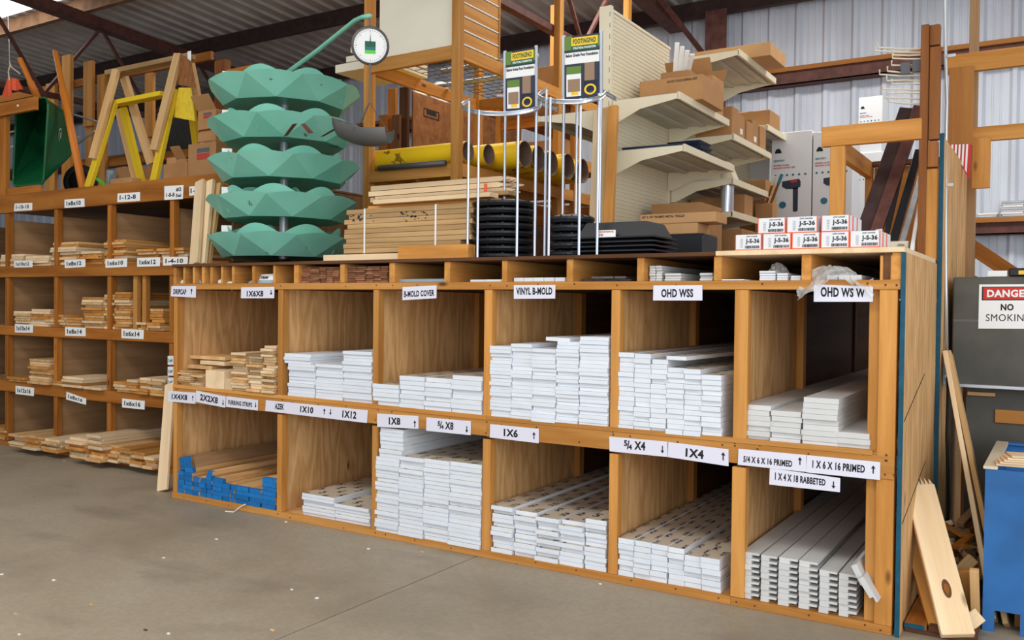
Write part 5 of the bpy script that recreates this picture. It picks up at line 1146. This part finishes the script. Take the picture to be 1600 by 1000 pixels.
# ================================================================== LEFT TOP: BARROW, SAWHORSES, BOXES
DZ = 2.2945
WB = thing('wheelbarrow', 'green wheelbarrow with orange handles stood on its nose on the left shelf', 'wheelbarrow', (-2.6, .9, DZ))
rim = [at(26, 158, Y=.70), at(76, 152, Y=.66), at(68, 291, Y=.60), at(20, 291, Y=.64)]
fl_ = [at(55, 180, Y=1.12), at(106, 172, Y=1.10), at(113, 246, Y=1.02), at(67, 250, Y=1.05)]
mb = MB(); loops = []
for t in (0, .05, .96, 1):
    lp = []
    ins = (0, 0, 0, .06)[int(t*3.01)] if 0 else 0
    for k_ in range(4):
        a = rim[k_].lerp(fl_[k_], t); b = rim[(k_+1) % 4].lerp(fl_[(k_+1) % 4], t)
        prev = rim[k_-1].lerp(fl_[k_-1], t)
        for s_ in range(5):     # rounded corner by a quadratic curve
            u = s_/4; c0 = a.lerp(prev, .14); c1 = a.lerp(b, .14); lp.append((c0*(1-u)*(1-u)+a*2*u*(1-u)+c1*u*u))
    loops.append(lp)
n = len(loops[0])
for lp_a, lp_b in zip(loops[:-1], loops[1:]): mb.add(lp_a+lp_b, [(k_, (k_+1) % n, n+(k_+1) % n, n+k_) for k_ in range(n)], 'green_paint')
mb.add(loops[-1], [tuple(range(n))], 'green_paint'); TRY = mb.build('tray', WB, smooth=False); 
sol = TRY.modifiers.new('thick', 'SOLIDIFY'); sol.thickness = .006
mb = MB(); mb.tube(loops[0], .010, 'green_paint', 8, closed=True); mb.build('rolled_rim', TRY)
c = (rim[1]+fl_[1]+rim[2]+fl_[2])/4+Vector((.008, -.004, .02)); ex = (fl_[1]-rim[1]).normalized(); ez = (rim[1]-rim[2]).normalized(); nn = ex.cross(ez).normalized(); nn = nn if nn.dot(CAM-c) > 0 else -nn
for m_, r0, r1, lf in (('paper', 1, 0, .016), ('green_paint', .86, 0, .018), ('paper', .5, .0, .020)):
    mb = MB(); mb.add([c+nn*lf+ex*.055*r0*math.cos(2*math.pi*i/20)*(1 if r0 > .6 else .45)+ez*.065*r0*math.sin(2*math.pi*i/20) for i in range(20)], [tuple(range(20))], m_); mb.build('emblem', TRY)
for a, b, Ya, Yb in (((30, 90), (62, 160), .80, .98), ((86, 79), (130, 297), 1.0, .72)):
    pa, pb = at(*a, Y=Ya), at(*b, Y=Yb); pb.z = max(pb.z, DZ+.02); d_ = pb-pa
    mb = MB(); mb.tube([pa, pa+d_*.02, pa+d_*(.28 if a[0] > 50 else .5), pa+d_*(.30 if a[0] > 50 else .55), pb], [.018, .025, .026, .034, .034], 'orange_handle', 10); mb.build('handle', WB, smooth=True)
wc = at(126, 272, Y=1.05); wc.z = DZ+.165; wd_ = Vector((.45, -.9, 0)).normalized()
mb = MB(); mb.lathe([(.10, -.035), (.145, -.042), (.162, -.02), (.165, 0), (.162, .02), (.145, .042), (.10, .035)], 'rubber', 28, c=wc, axis=wd_); TY = mb.build('tyre', WB, smooth=True)
mb = MB(); mb.lathe([(.0, -.03), (.03, -.03), (.04, -.01), (.10, -.02), (.105, 0), (.10, .02), (.04, .01), (.03, .03), (0, .03)], 'black_plastic', 20, c=wc, axis=wd_); mb.build('wheel_hub', TY, smooth=True)
for a, b in (((112, 178), (152, 190)), ((118, 228), (148, 205)), ((112, 222), (125, 212)), ((5, 210), (22, 205)), ((6, 235), (22, 228))):
    mb = MB(); mb.tube([at(*a, Y=1.1), at(*b, Y=1.15)], .010, 'galv', 8); mb.build('leg_brace', WB)
# guard timber in front of the barrow
GF = thing('guard_rail', 'brown timber guard rail with white screw head in front of the wheelbarrow', 'rail', (-3, .56, DZ))
p, q = at(0, 175, Y=.545), at(57, 165, Y=.545); zc = at(30, 166, Y=.545).z; box('rail', -4.3, q.x, .53, .565, zc-.06, zc+.055, 'oldfir', GF)
p, q = at(-14, 250, Y=.57), at(9, 250, Y=.57); box('post', p.x, q.x, .566, .61, DZ+.001, zc+.05, 'oldfir', GF)
mb = MB(); mb.lathe([(0, 0), (.012, .0), (.008, .006), (0, .006)], 'paper', 12, c=at(28, 165, Y=.529), axis=(0, -1, 0)); mb.build('screw_head', GF)
p, q = at(15, 293, Y=.56), at(66, 293, Y=.56); box('kick_board', p.x, q.x, .54, .578, DZ+.001, DZ+.065, 'oldfir', GF)
# two sawhorses, the plain one stacked over the yellow one
def leg(T, a, b, Ya, Yb, w, t, m, name='leg'):
    pa, pb = at(*a, Y=Ya), at(*b, Y=Yb); return beam(name, pb, pa, w, t, m, T, up=(0, -1, 0))
YS = thing('yellow_sawhorse', 'yellow painted sawhorse standing under the plain one', 'sawhorse', (-1.3, .85, DZ))
leg(YS, (181, 162), (257, 147), .84, .84, .04, .09, 'yellowwood', 'ridge_beam')
for a, b, Ya, Yb in (((179, 160), (138, 293), .80, .64), ((272, 140), (240, 287), .80, .64), ((192, 168), (222, 287), .92, 1.08), ((297, 150), (307, 226), .92, 1.08)):
    l_ = leg(YS, a, b, Ya, Yb, .075, .036, 'yellowwood')
g4 = [at(*p, Y=.79) for p in ((279, 137), (297, 137), (304, 189), (271, 183))]
mb = MB(); mb.slab(g4, (0, .012, 0), 'osb_yellow'); mb.build('gusset', YS)
PS = thing('plain_sawhorse', 'bare wood sawhorse stacked on top of the yellow one', 'sawhorse', (-1.3, .85, 2.9))
leg(PS, (170, 115), (299, 88), .84, .84, .04, .085, 'treated', 'ridge_beam')
for a, b, Ya, Yb in (((182, 109), (145, 248), .80, .66), ((279, 84), (241, 235), .80, .66), ((194, 121), (236, 256), .90, 1.06), ((297, 98), (312, 172), .90, 1.06), ((186, 170), (214, 286), .93, 1.1)):
    leg(PS, a, b, Ya, Yb, .082, .036, 'pine')
g4 = [at(*p, Y=.785) for p in ((281, 84), (297, 95), (305, 137), (271, 131))]
mb = MB(); mb.slab(g4, (0, .012, 0), 'osb'); mb.build('gusset', PS)
p = at(295, 88, Y=.80); box('paper_patch', p.x-.012, p.x+.03, .797, .799, p.z-.05, p.z+.04, 'paper', PS, ch=0)
# rear posts and rails of the left bays
RB = thing('rear_bay_frame', 'rear timber posts and rails behind the sawhorses', 'frame', (-2, 2.3, DZ))
for (x0_, x1_, yt, yb) in ((91, 104, 86, 300), (130, 143.5, 97, 196), (128, 138, 190, 300), (146, 158, 116, 300), (226, 238, 115, 213), (228, 236, 205, 300), (66, 80, 130, 300)):
    p, q = at(x0_, yt, Y=2.3), at(x1_, yb, Y=2.3); box('post', p.x, q.x, 2.3+(.0 if yb < 250 else .045), 2.34+(.0 if yb < 250 else .045), max(q.z, DZ+.001), p.z, 'fir', RB)
for (xa, ya, xb, yb) in ((-20, 118, 330, 128), (100, 246, 330, 252)):
    z = at((xa+xb)/2, (ya+yb)/2, Y=2.4).z; box('rail', at(xa, ya, Y=2.4).x, at(xb, yb, Y=2.4).x, 2.39, 2.43, z-.045, z+.045, 'oldfir', RB)
p, q = at(335, 95, Y=1.35), at(351, 95, Y=1.35); BP = box('brown_post', p.x, q.x, 1.35, 1.42, DZ+.001, p.z, 'redfir', RB); box('dark_backing', -4.4, at(332, 200, Y=3.17).x, 3.17, 3.185, DZ+.001, at(256, 152, Y=3.17).z, 'crate_dark', RB)  # dark sheet added to fill the gap behind the sawhorses
p2_ = at(351, 112, Y=1.4); box('head_rail', q.x, q.x+.45, 1.36, 1.40, p2_.z-.10, p2_.z, 'oldfir', RB)
# cartons among the sawhorses
def labelled(label, x0_, x1_, yt, yb, Y_, d=.25, flaps=False, z0_=None):
    p, q = at(x0_, yt, Y=Y_), at(x1_, yb, Y=Y_); zlo = DZ+.001 if z0_ is None else z0_
    T = carton(label, p.x, q.x, Y_, Y_+d, zlo, p.z, 'card', flaps=flaps); w = (q.x-p.x)/2; h = p.z-zlo
    for v0, v1, m in ((.74, .86, 'grey_label'), (.55, .72, 'redlabel')):
        mb = MB(); mb.add([(-w*.35, -d/2-.001, h*v0), (w*.55, -d/2-.001, h*v0), (w*.55, -d/2-.001, h*v1), (-w*.35, -d/2-.001, h*v1)], [(0, 1, 2, 3)], m); mb.build('printed_label', T, local=True)
    return T, p.z
T_, zz_ = labelled('brown carton with red and black print beside the teal carousel', 294, 337, 226, 280, .72)
T_, zz2 = labelled('open brown carton with red and black print above its twin', 309, 337, 174, 213, .78, flaps=True, z0_=zz_+.12)
tag(box('crumpled_bag', at(309, 222, Y=.8).x, at(336, 222, Y=.8).x, .78, 1.0, zz_+.001, zz_+.118, 'card', None, ch=.03), 'squashed brown carton between the two red-printed cartons', 'carton')
for k_, (x0_, x1_, yt, Y_, m, lab) in enumerate(((255, 292, 257, .9, 'card', 'low brown carton right of the yellow sawhorse legs'), (260, 276, 247, 1.2, 'cardlight', 'small pale carton behind the low brown carton'), (181, 208, 262, 1.1, 'card', 'brown carton seen between the left sawhorse legs'), (172, 205, 280, .95, 'cardlight', 'low pale carton between the left sawhorse legs'), (276, 291, 250, 1.15, 'card', 'brown flap-topped carton behind the low carton'))):
    p, q = at(x0_, yt, Y=Y_), at(x1_, yt, Y=Y_); carton(lab, p.x, q.x, Y_, Y_+.2, DZ+.001, p.z, m, flaps=(k_ == 4))
p = at(168, 266, Y=1.0); tag(box('blue_strip', p.x-.02, p.x+.02, 1.0, 1.05, DZ+.001, p.z, 'box_blue', None), 'upright blue strip between the left sawhorse legs', 'strip')
T_ = beam('green_strip', at(150, 278, Y=.95), at(172, 296, Y=.80), .035, .015, 'lime', None); tag(T_, 'pale green strip lying at the sawhorse foot', 'strip')
# orange flags on a wire hook
FG = thing('hanging_flags', 'two orange warning flags hanging from a white wire hook', 'flags', at(17, 120, Y=.62))
mb = MB(); mb.tube([at(*p, Y=.62) for p in ((15, 97), (17, 104), (22, 108), (31, 115))], .006, 'bone', 6); mb.tube([at(*p, Y=.62) for p in ((16, 101), (13, 112), (15, 126))], .006, 'bone', 6); mb.tube([at(15, 97, Y=.62), at(14, 60, Y=2.0), at(10, -30, Y=2.72)], .003, 'galv', 5); mb.build('wire_hook', FG)
for pts in (((12, 121), (18, 124), (14, 152), (3, 150)), ((18, 122), (25, 123), (33, 139), (24, 142), (19, 140))):
    mb = MB(); mb.slab([at(*p, Y=.62+.02*(i % 2)) for i, p in enumerate(pts)], (0, .02, 0), 'flag_orange'); mb.build('flag', FG)
# pale boards leaning beside the carousel, and one leaning by the rack end
for k_, (a, b, m) in enumerate((((322, 284), (304, 408), 'palepine'), ((332, 283), (315, 408), 'palepine'), ((339, 287), (322, 408), 'pine'))):
    pa, pb = at(*a, Y=.47), at(*b, Y=.22+.012*k_); pb.y = .24+.04*k_; pa.y = .42+.03*k_
    pb.z = TR+.012; pb.x = at(b[0], b[1], Y=pb.y).x; T_ = beam('leaning_board', pb, pa, .09, .028, m, None, up=(0, -1, 0)); tag(T_, ('left', 'middle', 'right')[k_]+' of three pale boards leaning left of the carousel', 'board')
pb, pa = at(254, 768, Z=0.0), at(269, 625, Y=.30); T_ = beam('leaning_board', (pb.x, pb.y, .006), (pa.x-.02, pa.y, pa.z+.12), .11, .02, 'palepine', None, up=(0, -1, 0)); tag(T_, 'pale board leaning against the left end of the bin rack', 'board')
# blue-written tags on the end post of the left shelf
for k_, y in enumerate((563, 580, 597)):
    q = [at(262, y-7, Y=YL-.004), at(271, y-7, Y=YL-.004), at(271, y+7, Y=YL-.004), at(262, y+7, Y=YL-.004)]; mb = MB(); mb.slab(q, (0, .0012, 0), 'paper'); s_ = mb.build('size_tag', LS); mb = MB(); put_text(mb, q, Vector((0, -.0012, 0)), [('1x4', .15, .85, .3, .7)], 'teal_ink'); mb.build('lettering', s_)

# ================================================================== SMALL STOCK IN THE CUBBIES
CZ = 1.4630
def cub_x(px_, Y_=.03): return at(px_, 440, Y=Y_).x
# cedar shim bundles
for k_, (a, b) in enumerate(((470, 499), (500, 530), (541, 570), (572, 606))):
    xa, xb = cub_x(a), cub_x(b); T = thing('shim_bundle', '%s red-brown cedar shim bundle from the left in the small cubbies' % ordn(k_+1), 'shim bundle', ((xa+xb)/2, .15, CZ), 'cedar shim bundles'); rows, cl = 8, (3 if k_ % 2 else 2)
    for r_ in range(rows):
        for c_ in range(cl):
            w = (xb-xa)/cl; h = .0120; box('shim', xa+w*c_+.001, xa+w*(c_+1)-.001, .02+random.uniform(0, .02), .36, CZ+.0005+r_*h, CZ+(r_+1)*h-.0003, 'cedar', T, ch=.0015, rot=(0, random.uniform(-.02, .02), 0))
# white moulding lengths
def strips(label, a, b, z0_, n, h, mat, Lb=1.0, Y_=.04, noun='moulding', grp=None):
    xa, xb = cub_x(a), cub_x(b); w = (xb-xa)/n
    for k_ in range(n): tag(box('moulding_length', xa+w*k_+.001, xa+w*(k_+1)-.001, Y_+random.uniform(0, .015), Y_+Lb, z0_, z0_+h, mat, None, ch=.003), (ordn(k_+1)+' ' if n > 1 else '')+label, noun, grp)
strips('pale blue-grey trim channel in the cubby above the cover sign', 618, 692, CZ+.0006, 1, .020, 'box_blue', grp=None)
strips('white moulding from the left in the cubby above the narrow divider', 730, 782, CZ+.0006, 2, .014, 'white_pvc')
strips('white scalloped moulding from the left above the vinyl sign', 799, 880, CZ+.0006, 5, .022, 'white_pvc', grp='white mouldings above the vinyl sign')
strips('dark moulding from the left in the fifth wide cubby', 905, 984, CZ+.0006, 4, .012, 'dark_steel', grp='dark mouldings')
strips('upper dark moulding from the left in the fifth wide cubby', 920, 975, CZ+.0135, 3, .012, 'darkmetal', grp='upper dark mouldings')
for r_ in range(6):
    strips('grey-white channel, row %s from the bottom, left of the OHD cubby' % ordn(r_+1), 1012, 1032, CZ+.0006+.0125*r_, 2, .0118, 'primed', grp='left grey-white channels')
for r_ in range(3):
    strips('grey-white channel, row %s from the bottom, middle of the OHD cubby' % ordn(r_+1), 1036, 1062, CZ+.0006+.0125*r_, 1, .0118, 'primed', grp='middle grey-white channels')
    strips('grey-white channel, row %s from the bottom, right of the OHD cubby' % ordn(r_+1), 1091, 1112, CZ+.0006+.0125*r_, 1, .0118, 'primed', grp='right grey-white channels')
for r_ in range(4):
    strips('white weatherstrip, row %s from the bottom, left pile under the plastic' % ordn(r_+1), 1184, 1210, CZ+.0006+.011*r_, 1, .0102, 'white_pvc', grp='left weatherstrips')
    if r_ < 3: strips('white weatherstrip, row %s from the bottom, middle pile under the plastic' % ordn(r_+1), 1212, 1230, CZ+.0006+.011*r_, 1, .0102, 'white_pvc', grp='middle weatherstrips')
    if r_ < 2: strips('white weatherstrip, row %s from the bottom, right pile under the plastic' % ordn(r_+1), 1233, 1250, CZ+.0006+.011*r_, 1, .0102, 'white_pvc', grp='right weatherstrips')
strips('flat white strip lying left of the weatherstrips', 1128, 1165, CZ+.0006, 1, .006, 'white_pvc', Y_=.0)
strips('white weatherstrip from the left under the draped plastic', 1290, 1345, CZ+.0006, 3, .022, 'white_pvc', grp='weatherstrips under draped plastic')
# small white parts and a packet in the narrow slots
for k_, (x, w, h, m, lab) in enumerate(((281, 8, .020, 'paper', 'small white clip in the first narrow slot'), (305, 12, .022, 'box_blue', 'small grey fitting in the second narrow slot'), (341, 6, .022, 'paper', 'small white block in the fifth narrow slot'), (356, 12, .008, 'paper', 'flat white scrap in the sixth narrow slot'), (389, 6, .012, 'box_blue', 'tiny grey fitting in the widest narrow slot'))):
    xa, xb = cub_x(x-w/2), cub_x(x+w/2); T = thing('small_fitting', lab, 'fitting', ((xa+xb)/2, .06, CZ)); box('body', xa, xb, .04, .09, CZ+.0005, CZ+h, m, T, ch=.004); box('tab', xa+.2*(xb-xa), xb-.2*(xb-xa), .05, .08, CZ+h, CZ+h+.006, m, T, ch=.002)
T = thing('fastener_packet', 'white and grey fastener packet standing in a small cubby', 'packet', (cub_x(413), .05, CZ)); xa, xb = cub_x(401), cub_x(425); 
mb = MB(); mb.hexa([(xa, .03, CZ+.0006), (xb, .03, CZ+.0006), (xb, .12, CZ+.0006), (xa, .12, CZ+.0006)], [(xa+.008, .06, CZ+.058), (xb+.004, .06, CZ+.062), (xb+.004, .12, CZ+.062), (xa+.008, .12, CZ+.058)], 'paper'); mb.build('packet', T)
Qp = [Vector((xa+.008, .057, CZ+.058)), Vector((xb+.004, .057, CZ+.062)), Vector((xb, .028, CZ+.003)), Vector((xa, .028, CZ+.003))]
mb = MB(); put_text(mb, Qp, Vector((0, -.001, 0)), [('TRIM', .1, .6, .45, .75)], 'ink'); mb.build('packet_print', T)
mb = MB(); mb.add([quadmap(Qp, u, v)+Vector((0, -.001, 0)) for u, v in ((0, 0), (1, 0), (1, .3), (0, .3))], [(0, 1, 2, 3)], 'box_blue'); mb.build('packet_band', T)
# crumpled clear plastic: draped over the right cubby, and a tuft in the next one
def crumple(label, outline, Y_, seed, depth, n=26, m=10, hang=None):
    rs = random.Random(seed); mb = MB(); rows = []
    for j in range(m+1):
        row = []
        for i in range(n+1):
            u = i/n; v = j/m; q = outline(u, v); row.append(Vector((q.x+rs.uniform(-.004, .004), q.y-depth*abs(math.sin(u*9+v*4+seed))-rs.uniform(0, .012), q.z+rs.uniform(-.006, .006))))
        rows.append(row)
    W = n+1; mb.add([p for r in rows for p in r], [(j*W+i, j*W+i+1, (j+1)*W+i+1, (j+1)*W+i) for j in range(m) for i in range(n)], 'clear_plastic'); return tag(mb.build('plastic_sheet', smooth=False), label, 'plastic sheet')
def dr(u, v):
    x = 1247+118*u; top = 448-33*math.sin(math.pi*min(1, u*1.05+.02))**.7 if u < .95 else 436; bot = (470-22*(u/.3) if u < .3 else 448-14*math.sin(math.pi*(u-.3)/.45) if u < .75 else 448+22*(u-.75)/.25-6)
    y = top+(max(bot, top+12)-top)*v; return at(x, y, Y=-.006-.015*v+.06*(1-v))
crumple('crumpled clear plastic draped over the OHD WS W sign', dr, 0, 3, .02)
def dr2(u, v): return at(1196+44*u, 434-24*math.sin(math.pi*u)*v, Y=.09+.05*v)
crumple('crumpled clear plastic tuft over the white weatherstrips', dr2, 0, 5, .02, 14, 6)
# curl of white banding and bits on the floor
mb = MB(); mb.tube([at(352, 799, Z=.006), at(365, 800, Z=.006), at(374, 793, Z=.02), at(383, 788, Y=-.01)], .004, 'strap_white', 6); tag(mb.build('banding_curl'), 'curl of white banding below the blue-ended boards', 'banding')
random.seed(5)
FL = [(447, 816, 'paper'), (84, 907, 'paper'), (263, 991, 'paper'), (576, 858, 'paper'), (495, 935, 'paper'), (456, 922, 'paper'), (3, 898, 'paper'), (143, 945, 'pine'), (24, 960, 'pine'), (227, 985, 'brownwood'), (660, 863, 'pine'), (808, 881, 'scrap_dark'), (938, 913, 'paper'), (338, 843, 'paper'), (256, 872, 'paper'), (30, 992, 'paper'), (425, 985, 'pine'), (100, 720, 'pine')]
FL.sort(); cnt = {}
for k_, (x, y, m) in enumerate(FL):
    cnt[m] = cnt.get(m, 0)+1
    p = at(x, y, Z=0); s_ = random.uniform(.007, .013); mb = MB(); pts = [(p.x+s_*(1.0 if m == 'paper' else 1.6)*math.cos(a+.3*k_)*random.uniform(.7, 1.1), p.y+s_*math.sin(a+.3*k_)*random.uniform(.4, .9), .0006) for a in (0, 1.1, 2.2, 3.3, 4.4, 5.4)]
    mb.slab(pts, (0, 0, .0035), m); tag(mb.build('floor_chip'), ordn(cnt[m])+' small '+{'paper': 'white', 'pine': 'wood', 'brownwood': 'dark wood', 'scrap_dark': 'dark'}[m]+' chip from the left on the concrete floor', 'chip', {'paper': 'white', 'pine': 'wood', 'brownwood': 'dark wood', 'scrap_dark': 'dark'}[m]+' chips on the floor')
